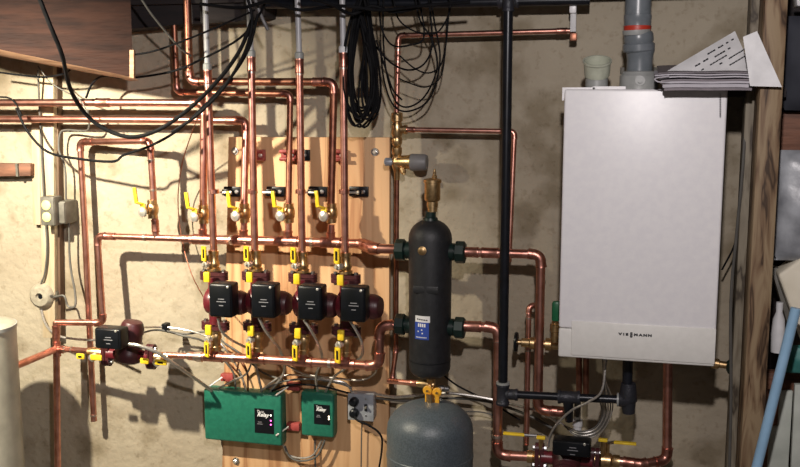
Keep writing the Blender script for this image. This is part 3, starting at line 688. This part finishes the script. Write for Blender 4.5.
# ------------------------------------------------------------------ bottom right pump set
C = at(567, 459, .20)
pump(C, RIGHT, V((0, -.7, -.5)), at(572, 446, .245)-C, 'dark red pump at the bottom right under the boiler', bw=.108, bh=.045, flange_w=.075)
pipe('copper pipe between the bottom right pump and the tee', [(606, 459.5, .19), (640, 464, .19), (667, 460, .15), (668, 352, .15)], .0135, couplings=[(632, 463, .19)], name='copper_pipe')
for px, py, lab, hx, hy in ((541, 457.5, 'brass valve left of the bottom right pump, yellow lever on top', 514, 434), (607, 460.5, 'brass valve right of the bottom right pump, long yellow lever', 625, 443)):
    c = at(px, py, .19); t = thing('ball_valve', lab, 'valve', c, 'brass valves beside the bottom pump')
    MB().lathe(c-RIGHT*.04, RIGHT, [(0, .0145), (0, .019), (.016, .019), (.018, .017), (.024, .022), (.05, .022), (.056, .017), (.060, .019), (.076, .019), (.076, .0145)], 16).build('valve_body', M['brass'], t)
    e = at((px+hx)/2, hy+2, .20)
    MB().sweep([c+UP*.015, V((c.x+.0, c.y, e.z))], .0065, 8).build('stem', M['brass'], t)
    h = at(hx, hy, .205)
    MB().box(h, (.064, .016, .007)).build('handle', M['yellow'], t, bevel=.0025)
    MB().sweep([V((c.x, c.y, e.z)), h+RIGHT*(.028 if hx < px else -.028)], .005, 8).build('handle_shank', M['steel'], t)
for px, py, lab in ((541, 437.5, 'short yellow tab handle over the bottom left flange'), (603, 440, 'small yellow tab handle right of the bottom pump box')):
    c = at(px, py, .21); t = thing('tab_valve', lab, 'valve', c, 'small yellow tabs by the bottom pump')
    MB().box(c, (.026, .014, .009)).build('handle', M['yellow'], t, bevel=.002)
    MB().sweep([c, c-UP*.045], .007, 8).build('stem', M['brass'], t)
c = at(576, 432, .14); t = thing('drain_pipe', 'short white plastic drain pipe above the bottom right pump', 'pipe', c)
MB().lathe(at(577, 442, .14), UP, [(0, .0125), (.05, .0125), (.051, .015), (.068, .015), (.068, .012)], 16).build('pipe', M['wlabel'], t)
MB().lathe(at(577, 424, .14), UP, [(0, .010), (.07, .010)], 12).build('upper_pipe', M['boxd'], t)
# pipes under the boiler
for px, lab, m, r in ((579, 'thin dark copper pipe dropping from the boiler, left of the wires', 'oldcopper', .0085), (586, 'dark copper pipe dropping from the boiler beside the wires', 'oldcopper', .0085)):
    pipe(lab, [(px, 345, .22), (px, 398, .2)], r, m=m)

# ------------------------------------------------------------------ green relay boxes
def relay(px0, px1, pyt, pyb, d, label, lab_rect, leds, slope, lights_m, thick=.055):
    d1 = d+thick
    poly = [at(px0, pyt, d1), at(px1, pyt+slope, d1), at(px1, pyb+slope*1.2, d1), at(px0, pyb, d1)]
    xs = [(poly[0].x+poly[3].x)/2, (poly[1].x+poly[2].x)/2]; zs = [(poly[0].z+poly[1].z)/2, (poly[2].z+poly[3].z)/2]
    c = V(((xs[0]+xs[1])/2, -(d+thick/2), (zs[0]+zs[1])/2))
    t = thing('relay_box', label, 'control box', V((c.x, -d, zs[1])), 'green control boxes')
    w_, h_ = xs[1]-xs[0], zs[0]-zs[1]
    MB().box(c+V((0, .006, 0)), (w_*.96, thick-.012, h_*.96)).build('back_box', M['green'], t, bevel=.004)
    MB().box(c+V((0, -.006, 0)), (w_, thick-.012, h_)).build('cover', M['green'], t, bevel=.007, seg=3)
    x0, y0, x1, y1 = lab_rect; q0, q1 = at(x0, y0, d1), at(x1, y1, d1)
    lc = (q0+q1)/2; lc.y = -d1-.0005
    lb = MB().box(lc, (abs(q1.x-q0.x), .002, abs(q1.z-q0.z))).build('label_panel', M['black'], t)
    w2, h2 = abs(q1.x-q0.x), abs(q1.z-q0.z)
    text('Taco', 'brand_lettering', lc+V((-w2*.2, -.0012, h2*.38)), RIGHT, UP, h2*.15, 'inkg' if 0 else 'wlabel', lb, italic=.3)
    text('Relay', 'brand_lettering', lc+V((-w2*.06, -.0012, h2*.25)), RIGHT, UP, h2*.22, 'wlabel', lb, italic=.3, bold=.0006)
    for k, ww in enumerate((.2, .28)):
        MB().box(lc+V((-w2*.22, -.0014, -h2*(.05+.08*k))), (w2*ww, .001, .0016)).build('printed_mark', M['inkg'], lb)
    for (lx_, ly_, mm) in leds:
        MB().lathe(V((at(lx_, ly_, d1).x, -d1-.001, at(lx_, ly_, d1).z)), FRONT, [(0, .0026), (.002, .0022), (.003, .001)], 10).build('indicator_light', M[mm], t)
    return t, c
relay(204, 281.5, 389.5, 440, .025, 'large green plastic relay box with magenta lights at the plywood left edge', (254.5, 408, 274, 434), [(271, 415.3, 'ledw'), (271, 420.5, 'ledm'), (271, 424.5, 'ledm')], 5, 'm', .06)
relay(301, 333.5, 391.5, 435.5, .025, 'smaller green plastic relay box with one amber light', (314, 404, 330, 425), [(329, 416.5, 'ledo'), (329, 419, 'ledo')], 2.5, 'a', .05)
# grey outlet box
c = at(362, 406, .055); t = thing('outlet_box', 'grey metal outlet and switch box with two black plugs', 'outlet', c)
MB().box(c+V((0, .011, 0)), (.082, .046, .084)).build('back_box', M['box'], t, bevel=.006)
MB().box(c+V((0, -.014, 0)), (.086, .004, .088)).build('cover_plate', M['box'], t, bevel=.0015)
for dz in (.020, -.018):
    p = MB().lathe(c+V((-.020, -.015, dz)), FRONT, [(0, .015), (.010, .0155), (.018, .014), (.022, .009)], 18).build('black_plug', M['black'], t)
MB().box(c+V((.018, -.018, .002)), (.009, .004, .022)).build('switch_plate', M['black'], t)
MB().box(c+V((.020, -.024, .004)), (.006, .012, .007)).build('toggle', M['boxd'], t, bevel=.001)
for sx in (.018,):
    for dz in (.03, -.026): MB().lathe(c+V((sx, -.016, dz)), FRONT, [(0, .003), (.0015, .003)], 8).build('screw', M['steel'], t)
cable('power_cord', 'black cord hanging from the lower plug of the grey outlet box', [(355, 414, .08), (357, 420, .10), (368, 425, .10), (380, 434, .09), (382, 448, .08), (377, 480, .07)], .0034, cat='cord')
cable('ball_chain', 'thin beaded chain hanging below the grey outlet box', [(362, 424, .04), (361.5, 440, .04), (361, 480, .04)], .0022, m='greycable', cat='chain')

# ------------------------------------------------------------------ conduits and wires
conduit('silver flexible conduit from the sideways pump to the large green box', [(129, 344, .29), (140, 346, .29), (158, 353, .27), (180, 368, .22), (200, 382, .13), (212, 391, .08)], .0062)
for (px, py, o), pts in zip(pumps, (
    [(218, 318, .27), (221, 330, .26), (230, 339, .23), (243, 346, .16), (252, 352, .08), (262, 392, .06)],
    [(259, 318, .27), (265, 330, .26), (274, 342, .23), (281, 352, .16), (284, 372, .10), (270, 392, .06)],
    [(304, 320, .27), (312, 332, .26), (318, 344, .22), (322, 358, .15), (316, 376, .10), (318, 393, .06)],
    [(350, 321, .27), (357, 332, .26), (362, 344, .23), (360, 358, .16), (335, 376, .10), (325, 393, .06)])):
    conduit('silver flexible conduit hanging from the black box of the %s plywood pump' % o, pts, .0045, group='conduits under the plywood pumps')
for k, (pts, lab) in enumerate([
    ([(134, 328, .2), (160, 327, .10), (186, 330, .09), (206, 336, .08), (222, 345, .08), (240, 372, .06), (246, 392, .06)], 'upper wire of the bundle running right from the sideways pump'),
    ([(138, 334, .2), (158, 330, .09), (184, 336, .09), (203, 341, .07), (216, 352, .06), (233, 372, .06), (236, 391, .06)], 'lower wire of the bundle running right from the sideways pump'),
    ([(162, 330, .10), (185, 334, .08), (208, 332, .07), (226, 344, .07), (244, 356, .07), (262, 372, .06), (283, 380, .06)], 'middle wire passing under the first pump')]):
    cable('wire', lab, pts, .0034, m='flex' if k == 0 else 'greycable', cat='wire', group='wires behind the pumps')
t = MB().box(at(166, 327, .085), (.020, .03, .028)).build('cable_clip', M['black'], bevel=.004); tag(t, 'small black clip holding the wires right of the sideways pump', 'clip')
ww = [([(237, 371, .06), (240, 360, .08), (247, 372, .09), (248, 391, .07)], 'orange insulated wire loop above the large green box', 'oldcopper'),
      ([(219, 388, .07), (232, 381, .08), (246, 374, .09), (252, 362, .09)], 'silver wire curling out of the large green box', 'flex'),
      ([(266, 388, .07), (285, 381, .08), (312, 379, .08), (338, 383, .07), (352, 388, .06)], 'grey wire arching over the small green box', 'greycable'),
      ([(262, 390, .07), (280, 377, .08), (300, 375, .08), (330, 380, .08), (345, 383, .07), (352, 392, .06)], 'silver wire arching between green box and grey box', 'flex'),
      ([(272, 391, .07), (290, 385, .07), (320, 386, .08), (352, 394, .06)], 'dark wire just over the small green box', 'rubber'),
      ([(285, 364, .1), (305, 374, .09), (335, 378, .09), (360, 380, .09), (374, 374, .1), (377, 366, .12)], 'silver wire looping under the lower manifold elbow', 'flex'),
      ([(283, 444, .05), (288, 454, .05), (300, 458, .05), (313, 455, .05), (322, 440, .05)], 'grey wire drooping between the two green boxes', 'flex'),
      ([(285, 446, .06), (290, 457, .06), (302, 461, .06), (317, 456, .06), (325, 440, .06)], 'second grey wire drooping below the green boxes', 'greycable'),
      ([(315, 440, .04), (315, 455, .04), (316, 480, .04)], 'thin wire hanging straight below the small green box', 'greycable')]
for pts, lab, m in ww: cable('wire', lab, pts, .0034, m=m, cat='wire', group='wires around the green boxes')
for i, (x, y, lab) in enumerate(((294, 386, 'red clamp between the green boxes, upper one'), (294, 426, 'red clamp between the green boxes, lower one'), (228, 377, 'red clamp above the large green box'))):
    c = at(x, y, .04); t = thing('pipe_clamp', lab, 'clamp', c, 'red clamps by the green boxes')
    MB().box(c, (.045, .025, .026)).build('clamp_plate', M['clampred'], t, bevel=.003)
    MB().sweep([c+V((-.045, -.05, -.02)), c+V((-.012, -.02, .004))], .003, 8).build('screw', M['chrome'], t)
for k, (pts, lab, m, r) in enumerate([
    ([(376, 394, .07), (395, 397, .09), (420, 395, .10), (446, 393, .12), (480, 397, .12), (515, 405, .12), (540, 412, .13), (560, 424, .13)], 'silver conduit running right behind the tank valves', 'flex', .0048),
    ([(376, 398, .06), (410, 401, .08), (450, 398, .09), (490, 402, .09), (530, 416, .1), (552, 428, .1)], 'dark cable running right behind the tank', 'greycable', .0045),
    ([(440, 372, .08), (458, 386, .08), (490, 402, .08), (520, 420, .08)], 'dark cable slanting down right of the separator', 'rubber', .003),
    ([(455, 412, .05), (480, 412, .05), (496, 416, .05)], 'thin cable on the wall right of the tank top', 'greycable', .002)]):
    cable('wire', lab, pts, r, m=m, cat='cable', group='cables behind the tank')
conduit('silver conduit curving from the bottom pump up to the boiler', [(548, 447, .24), (550, 436, .25), (557, 424, .27), (572, 410, .29), (588, 402, .30), (602, 390, .30), (606, 356, .28)], .0038)
for k in range(6):
    x = 598+k*2.2
    cable('wire', ['thin white wire under the boiler, first of the loops', 'second thin wire loop under the boiler', 'third thin wire loop under the boiler', 'fourth wire loop under the boiler, longer', 'fifth wire loop under the boiler, hanging low', 'outermost wire loop under the boiler'][k],
          [(x+(4-k)*1.0, 352, .25), (603.5+k*.3, 378, .26), (600+k*2.4, 398, .24-.01*k), (602+k*1.8, 415, .2), (594+k, 428+k*1.2, .2), (578, 431+k*1.2, .2), (562-k, 424-k, .16)], .0019, m='flex' if k % 2 else 'greycable', cat='wire', group='thin wire loops under the boiler')

# black cables at the top left
BC = [([(37, -8, .62), (50, 25, .60), (62, 55, .55), (70, 88, .45), (84, 112, .36), (103, 128, .32), (130, 137, .30), (158, 130, .28), (190, 108, .27), (220, 78, .27), (240, 50, .27), (252, 20, .27)], 'thick black cable hanging in front of the brown beam and looping right', .0062),
      ([(16, 108, .17), (28, 132, .17), (48, 152, .17), (80, 159, .18), (113, 161.5, .2), (124, 155, .2), (150, 146, .22), (178, 130, .26), (206, 104, .28), (232, 76, .28), (249, 48, .28), (258, 14, .28)], 'black cable swagging low across the left wall and up to the ceiling', .0042),
      ([(-10, 71, .14), (20, 75, .14), (45, 77, .15), (63, 74, .17), (70, 70, .18)], 'thin dark cable sagging across the upper left corner', .0032),
      ([(86, 98, .16), (92, 84, .14), (104, 76, .17), (128, 78, .2), (170, 72, .2), (200, 60, .2), (240, 38, .25), (262, 10, .27), (266, -8, .27)], 'dark cable leaving the beam end toward the risers', .0036),
      ([(125, 56, .3), (150, 52, .3), (175, 44, .3), (215, 28, .3), (255, 10, .3)], 'dark cable strung across the upper wall left of the risers', .003),
      ([(137, -8, .3), (150, 12, .28), (166, 32, .24), (180, 48, .2), (191, 56, .16)], 'greyish stiff wire slanting down to the dark copper elbow', .0034),
      ([(38, 66, .14), (50, 82, .14), (66, 92, .14), (80, 100, .15), (90, 118, .16)], 'thin cord slanting behind the pipes at upper left', .0022),
      ([(0, 97, .145), (9, 98, .145), (16, 104, .14), (22, 116, .14)], 'short dark cord looped over the pipe at the left edge', .003)]
for k, (pts, lab, r) in enumerate(BC): cable('cable', lab, pts, r, m='greycable' if k in (5, 6) else 'rubber', group='loose cables at the upper left')
# thin cord right of the loop and cord to box
cable('cable', 'thin brown cord slanting down beside the first riser to the pumps', [(200, 112, .24), (190, 138, .16), (182, 165, .10), (178, 200, .06), (182, 240, .06), (192, 275, .10), (205, 300, .18), (210, 312, .2)], .0018, m='oldcopper')
cable('cable', 'grey cable running from the long pipe down into the dark box', [(88, 110, .10), (89, 127, .08), (84, 131, .06), (66, 130, .05), (60, 134, .05), (59, 150, .05), (65, 168, .05), (66, 200, .05)], .0034, m='greycable')
cable('cable', 'dark cable running down the middle of the painted post', [(38, 70, .085), (40, 120, .06), (44, 200, .06), (47, 245, .06), (45, 272, .06), (41, 284, .06)], .0034, m='greycable')
cable('cable', 'grey cable curling from the dark box to the round box', [(69, 222, .05), (70, 262, .05), (75, 292, .06), (75, 306, .07), (68, 306, .07), (64, 296, .07), (54, 297, .07)], .0038, m='greycable')
conduit('short silver conduit below the round box', [(41, 308, .05), (44, 320, .06), (50, 330, .07), (62, 337, .08), (90, 340, .08), (108, 338, .15)], .0045)

# coils hanging under the ceiling
def coil(label, px, py, w_, h_, d, turns, r, jit, m='rubber', topx=None):
    c = at(px, py, d); mb = MB(); s = 1/325
    for k in range(turns):
        ax = w_*s*(1+random.uniform(-jit, jit)); az = h_*s*(1+random.uniform(-jit, jit)*.6); ph = random.uniform(-.25, .25)
        cx = c.x+random.uniform(-1, 1)*w_*s*jit*.5; cz = c.z+random.uniform(-1, 1)*h_*s*jit*.4; dy = random.uniform(-.03, .03)
        pts = []
        for i in range(29):
            a = 2*PI*i/28+PI/2
            x = math.cos(a)*ax; z = math.sin(a)*az; tz = (z/az+1)/2
            x *= 1-.62*tz**1.4                     # pinched at the top like a hung coil
            pts.append(V((cx+x+z*math.sin(ph)*.25, -d+dy+.012*math.sin(a*2+k), cz+z)))
        mb.sweep(pts, r, 6)
    o = mb.build('cable_coil', M[m]); tag(o, label, 'cable', 'coils hanging at the top'); return o
coil('dense bundle of coiled black cable hanging beside the fourth riser', 362, 62, 15, 56, .17, 13, .0036, .3)
coil('smaller coil of black cable with loops at the bottom of the bundle', 369, 78, 9, 36, .2, 5, .0032, .25)
L_ = [([(384, -8, .16), (383, 30, .16), (386, 70, .15), (395, 100, .14), (408, 107, .14), (425, 96, .14), (437, 68, .15), (432, 40, .16), (420, 20, .16), (414, -8, .16)], 'large thin loop of black wire right of the thin copper pipe', .0026),
      ([(380, 40, .17), (384, 80, .17), (394, 106, .16), (410, 111, .16), (430, 98, .16), (440, 60, .16), (434, 20, .16), (430, -8, .16)], 'second large loop of black wire hanging lowest', .0026),
      ([(372, 42, .17), (390, 62, .16), (408, 70, .16), (424, 64, .16), (432, 45, .16), (430, 10, .16), (428, -8, .16)], 'middle loop of black wire crossing the thin copper pipe', .0028),
      ([(392, -8, .18), (398, 18, .18), (412, 30, .18), (428, 34, .18), (440, 30, .18), (450, 10, .18), (448, -8, .18)], 'small high loop of black wire', .0024),
      ([(400, 56, .18), (414, 68, .18), (428, 73, .18), (440, 66, .18), (446, 44, .18), (449, 10, .18), (452, -8, .18)], 'loop of black wire reaching furthest right', .0022),
      ([(398, 78, .17), (412, 84, .17), (426, 87, .17), (440, 78, .17), (445, 55, .17), (447, 20, .17)], 'thin black wire swag under the furthest loop', .0018),
      ([(379, -8, .2), (381, 26, .2), (392, 45, .2), (410, 45, .2), (424, 36, .2), (418, -8, .2)], 'black wire loop close to the copper elbow', .0026),
      ([(376, 40, .2), (386, 70, .19), (393, 90, .18), (402, 100, .18)], 'black wire trailing from the bundle to the fill valve', .0026)]
for pts, lab, r in L_: cable('cable', lab, pts, r, group='wire loops at the top')
for pts, lab in (([(200, 4, .3), (240, 8, .3), (268, 2, .3), (300, 10, .28), (340, 6, .28), (380, 10, .26), (420, 6, .26), (470, 2, .26)], 'black cable strung along the top of the wall'),
                 
                 ([(246, -8, .3), (252, 18, .3), (249, 40, .3), (240, 62, .29), (222, 90, .28), (196, 116, .28), (172, 132, .28)], 'black cable sweeping down left in front of the second milky tube'),
                 ([(300, -4, .3), (330, 4, .3), (352, 14, .25), (372, 6, .25), (396, 12, .24), (430, 4, .24)], 'black cable sagging into the hanging bundle')):
    cable('cable', lab, pts, .0048, group='cables along the top')

cable('cable', 'frayed grey cable end hanging beside the second milky tube', [(253, -8, .26), (258, 8, .26), (264, 22, .25), (268, 30, .25)], .0052, m='boxg')
# ------------------------------------------------------------------ brown beam at top left, post, boxes
t = thing('timber_beam', 'dark brown timber beam slanting across the top left corner', 'beam', at(133, 78, .12))
p0, p1 = at(133.5, 77.5, .30), at(-60, 37, .42)
q0, q1 = p0+UP*.30, p1+UP*.42
bk = V((-.13, .17, 0))
MB().prism([p0, q0, q1, p1], bk).build('beam', M['darkwood'], t)
ed = V((0, 0, -.022))
MB().prism([p0+V((.0, .0, 0)), p1, p1+V((0, .03, -.018)), p0+V((0, .03, -.008))], V((-.10, .13, 0))).build('lit_bottom_strip', M['litwood'], t)  # underside of the beam painted paler, as if lit
MB().prism([at(129.5, 50, .31), at(133.6, 50, .31), at(133.6, 78, .31), at(129.5, 77.5, .31)], V((0, .01, 0))).build('lit_end_strip', M['litwood'], t)  # beam end coloured paler for the light on it
# dark board added where shade darkens the wall top
bx_ = MB().prism([at(120, -12, .10), at(268, -12, .10), at(264, 17, .10), at(236, 22, .10), at(185, 24, .10), at(120, 30, .10)], (0, .098, 0)).build('shade_board', M['blacktimber'])
tag(bx_, 'added dark board standing in for shade on the wall top between the brown beam and the second milky tube', 'board')
# painted post on the wall
pt = MB().prism([at(38.5, 60, .05), at(53, 60, .05), at(55, 338, .05), at(42.5, 338, .05)], (0, .049, 0)).build('wall_post', M['paintwood'], bevel=.002)
tag(pt, 'pale painted timber post fixed upright on the left wall', 'post')
pt = MB().prism([at(31, 118, .022), at(39.5, 118, .022), at(40.5, 225, .022), at(33, 225, .022)], (0, .021, 0)).build('wall_strip', M['paintwood'], bevel=.002)
tag(pt, 'narrow pale batten just left of the painted post', 'batten')
pt = MB().prism([at(53.5, 66, .03), at(57, 66, .03), at(61, 338, .03), at(56, 338, .03)], (0, .029, 0)).build('wall_strip', M['brown'], bevel=.002)  # shade on the post's right side, put in as a dark strip
tag(pt, 'dark brown strip standing in for the shaded right side of the painted post', 'batten')
t = thing('wood_block', 'short reddish wood block fixed to the wall at the left edge', 'wood', at(10, 170, .03))
MB().prism([at(-40, 163.5, .045), at(30.5, 164, .045), at(30.5, 176, .045), at(-40, 177, .045)], (0, .044, 0)).build('block', M['redwood'], t, bevel=.002)
MB().box(at(17.5, 170, .048), (.008, .01, .045)).build('strap', M['boxd'], t)
c = at(52, 210.5, .08); t = thing('receptacle_box', 'grey box with two round pale yellow receptacles on the post', 'outlet', c)
MB().box(c, (.054, .05, .098)).build('housing', M['boxd'], t, bevel=.004)
MB().box(c+V((0, -.026, 0)), (.050, .003, .094)).build('cover_plate', M['boxd'], t, bevel=.001)
for dz in (.021, -.019): MB().lathe(c+V((-.002, -.026, dz)), FRONT, [(0, .0165), (.004, .0165), (.005, .015)], 22).build('receptacle', M['lens'], t)
c = at(66.5, 211.5, .04); t = thing('junction_box', 'plain dark grey junction box right of the yellow receptacles', 'box', c)
MB().box(c, (.040, .075, .078)).build('housing', M['boxd'], t, bevel=.005)
MB().box(c+V((0, -.039, 0)), (.036, .004, .070)).build('cover_plate', M['boxd'], t, bevel=.001)
c = at(42, 296, .055); t = thing('round_box', 'round cream ceramic box with a centre hole on the left wall', 'box', c)
dr = V((.10, -1, 0)).normalized()
MB().lathe(c+V((.012, .05, 0)), FRONT, [(0, .040), (.04, .040)], 24).build('back_box', M['boxd'], t)
MB().lathe(c, dr, [(-.014, .046), (0, .046), (.008, .042), (.018, .032), (.020, .014), (.012, .010), (.010, .002)], 30).build('disc', M['porc'], t)
MB().lathe(c+dr*.010, dr, [(0, .008), (.003, .008)], 12).build('socket', M['black'], t)
MB().lathe(c+V((.034, -.004, .004)), V((1, -.3, 0)), [(0, .006), (.022, .006)], 10).build('clamp', M['steel'], t)
# water heater
c = at(-26, 330, .40); zt_ = at(0, 326, .40).z; Rw = .125
M['heat'] = mat('cream_grey_enamel', (.42, .40, .33), .4)
t = thing('water_heater', 'pale grey cylinder standing at the lower left edge', 'tank', V((c.x, c.y, 0)))
MB().lathe(V((c.x, c.y, 0)), UP, [(.02, Rw), (zt_-.004, Rw), (zt_, Rw-.004), (zt_+.004, Rw*.8), (zt_+.006, .005)], 44).build('shell', M['heat'], t)
MB().lathe(V((c.x, c.y, 0)), UP, [(zt_-.014, Rw+.001), (zt_-.014, Rw+.0025), (zt_-.003, Rw+.0025), (zt_-.003, Rw)], 44).build('top_rim', M['pvcl'], t)

# ------------------------------------------------------------------ right post, shelves and clutter
def vpost(px0, px1, py, d0, d1, z0, z1, m, name, label, par=None):
    a, b_ = at(px0, py, d1), at(px1, py, d1)
    o = MB().box(((a.x+b_.x)/2, -(d0+d1)/2, (z0+z1)/2), (b_.x-a.x, d1-d0, z1-z0)).build(name, M[m], par, bevel=.004)
    if par is None: tag(o, label, 'post')
    return o
a = at(757, 250, .45)
t = thing('timber_post', 'rough brown timber post standing right of the boiler', 'post', V((a.x, -.42, 0)))
vpost(754, 777, 200, .34, .45, 0, 2.0, 'stud', 'post', '', t)
t = thing('side_board', 'dark weathered board between the boiler and the timber post', 'board', V((a.x-.05, -.2, 0)))
vpost(740.5, 757, 200, .27, .338, 0, 2.0, 'studside', 'board', '', t)
cable('cable', 'thin dark cable hanging on the wall right of the boiler', [(745, 122, .1), (741, 160, .1), (740, 200, .1), (736, 240, .12), (722, 270, .13)], .0026)
cable('cable', 'dark cable running down beside the weathered board', [(752, 0, .22), (744, 150, .34), (737, 230, .34), (731, 300, .34), (731, 400, .34), (729, 480, .34)], .004, m='greycable')
c = at(731, 366, .30); t = thing('hose_valve', 'small dark valve with green knob beside the boiler corner', 'valve', c)
MB().lathe(c, V((-1, 0, .1)), [(0, .01), (.03, .010), (.032, .014), (.05, .014)], 12).build('valve_body', M['brass'], t)
MB().lathe(c+V((.004, -.02, -.014)), UP, [(0, .014), (.01, .018), (.03, .018), (.036, .012)], 12).build('knob', M['greencap'], t)
# clutter behind the post
t = thing('storage_shelf', 'dark shelving with reddish wood rails behind the timber post', 'shelf', at(800, 467, .2))
def rail(p, d0, d1, m, name='rail'):
    MB().prism([at(x, y, d1) for x, y in p], (0, d1-d0, 0)).build(name, M[m], t, bevel=.002)
rail([(776, 112), (860, 112), (860, 153), (776, 153)], .20, .24, 'redwood')
rail([(766, 258), (860, 268), (860, 282), (766, 271)], .16, .20, 'darkwood')
rail([(760, 372), (860, 380), (860, 402), (760, 388)], .16, .20, 'redwood')
rail([(768, 388), (781, 388), (776, 480), (762, 480)], .12, .155, 'redwood', 'upright')
rail([(771, -10), (870, -10), (870, 480), (745, 480)], .02, .06, 'blacktimber', 'back_panel')
def blob(name, label, cat, poly, d, th, m, amp=.012, nseg=14):
    """crumpled soft item: bulged, wrinkled grid filling an outline quad"""
    q = [at(x, y, d) for x, y in poly]; n = nseg; vs = []; rnd = random.Random(len(name)*7)
    for sgn in (1, -1):
        for i in range(n+1):
            for j in range(n+1):
                u, v = i/n, j/n; p = (q[0]*(1-u)+q[1]*u)*(1-v)+(q[3]*(1-u)+q[2]*u)*v
                bul = (math.sin(u*PI)*math.sin(v*PI))**.45
                wr = math.sin(u*11+v*5)*.5+math.sin(u*5-v*13+1)*.5
                vs.append(p+V((rnd.uniform(-1, 1)*amp*.15*bul, -sgn*(th/2*bul+amp*wr*bul*(.5 if sgn > 0 else 0)), rnd.uniform(-1, 1)*amp*.15*bul)))
    fs = []; m2 = (n+1)**2
    for i in range(n):
        for j in range(n):
            a = i*(n+1)+j; fs += [(a, a+1, a+n+2, a+n+1), (m2+a, m2+a+n+1, m2+a+n+2, m2+a+1)]
    o = MB().add(vs, fs)
    bm_o = o.build(name, M[m]); tag(bm_o, label, cat); return bm_o
blob('plastic_bag', 'crumpled grey plastic bag hanging below the reddish wood rail', 'bag', [(776, 150), (850, 150), (850, 262), (774, 260)], .30, .10, 'bag', .016, 20)
blob('dark_cloth', 'dark navy cloth on the shelf at the upper right', 'cloth', [(782, 16), (850, 16), (850, 112), (780, 110)], .28, .09, 'navy', .01)
t = MB().prism([at(796, -6, .3), at(840, -6, .3), at(840, 8, .3), at(797, 6, .3)], (0, .06, 0)).build('white_box', M['wlabel'], bevel=.003); tag(t, 'corner of a white box at the top right edge', 'box')
t = MB().prism([at(778, 275, .32), at(806, 255, .32), at(850, 255, .32), at(850, 380, .32), at(806, 352, .32)], (0, .09, 0)).build('cream_case', M['cream'], bevel=.008, seg=3); tag(t, 'cream coloured angular case at the right edge', 'case')
MB().prism([at(771, 268, .26), at(779, 268, .26), at(803, 345, .26), at(795, 350, .26)], (0, .05, 0)).build('leaning_slat', M['boxd'], bevel=.002)
tag(bpy.data.objects['leaning_slat'], 'dark slat leaning against the cream case', 'slat')
t = thing('blue_tube', 'long light blue plastic tube leaning beside the timber post', 'tube', at(755, 467, .47))
e0, e1 = at(796, 308, .468), at(751, 490, .49)
MB().sweep([e0, e1], .0125, 18).build('tube', M['blue'], t)
dd = (e1-e0).normalized()
q = at(764.5, 429, .475)
text('50', 'printed_lettering', q+V((.0, -.0125, 0))+FRONT*.002, V((.4, 0, .9)), V((-.9, 0, .4)), .017, 'ink', t, bold=.0003)
MB().prism([at(780, 391, .30), at(793, 391, .30), at(787, 490, .30), at(766, 490, .30), at(770, 428, .30), at(778, 426, .30)], (0, .012, 0)).build('pale_board', M['pale'], bevel=.002)
tag(bpy.data.objects['pale_board'], 'pale greenish board standing behind the blue tube', 'board')
t = MB().prism([at(795, 385, .34), at(840, 385, .34), at(840, 490, .34), at(790, 490, .34)], (0, .02, 0)).build('grey_board', M['pale'], bevel=.002); tag(t, 'grey green board at the lower right edge', 'board')
blob('teal_bundle', 'dark teal bundle above the lower wood rail at right', 'bundle', [(788, 345), (850, 345), (850, 375), (786, 373)], .29, .06, 'teal', .008)
t = thing('white_bottle', 'small whitish bottle standing behind the post near the cream case', 'bottle', at(776, 338, .25))
MB().lathe(at(777, 352, .28), UP, [(0, .016), (.05, .018), (.09, .015), (.11, .008), (.12, .009), (.135, .009)], 16).build('bottle', M['wlabel'], t)
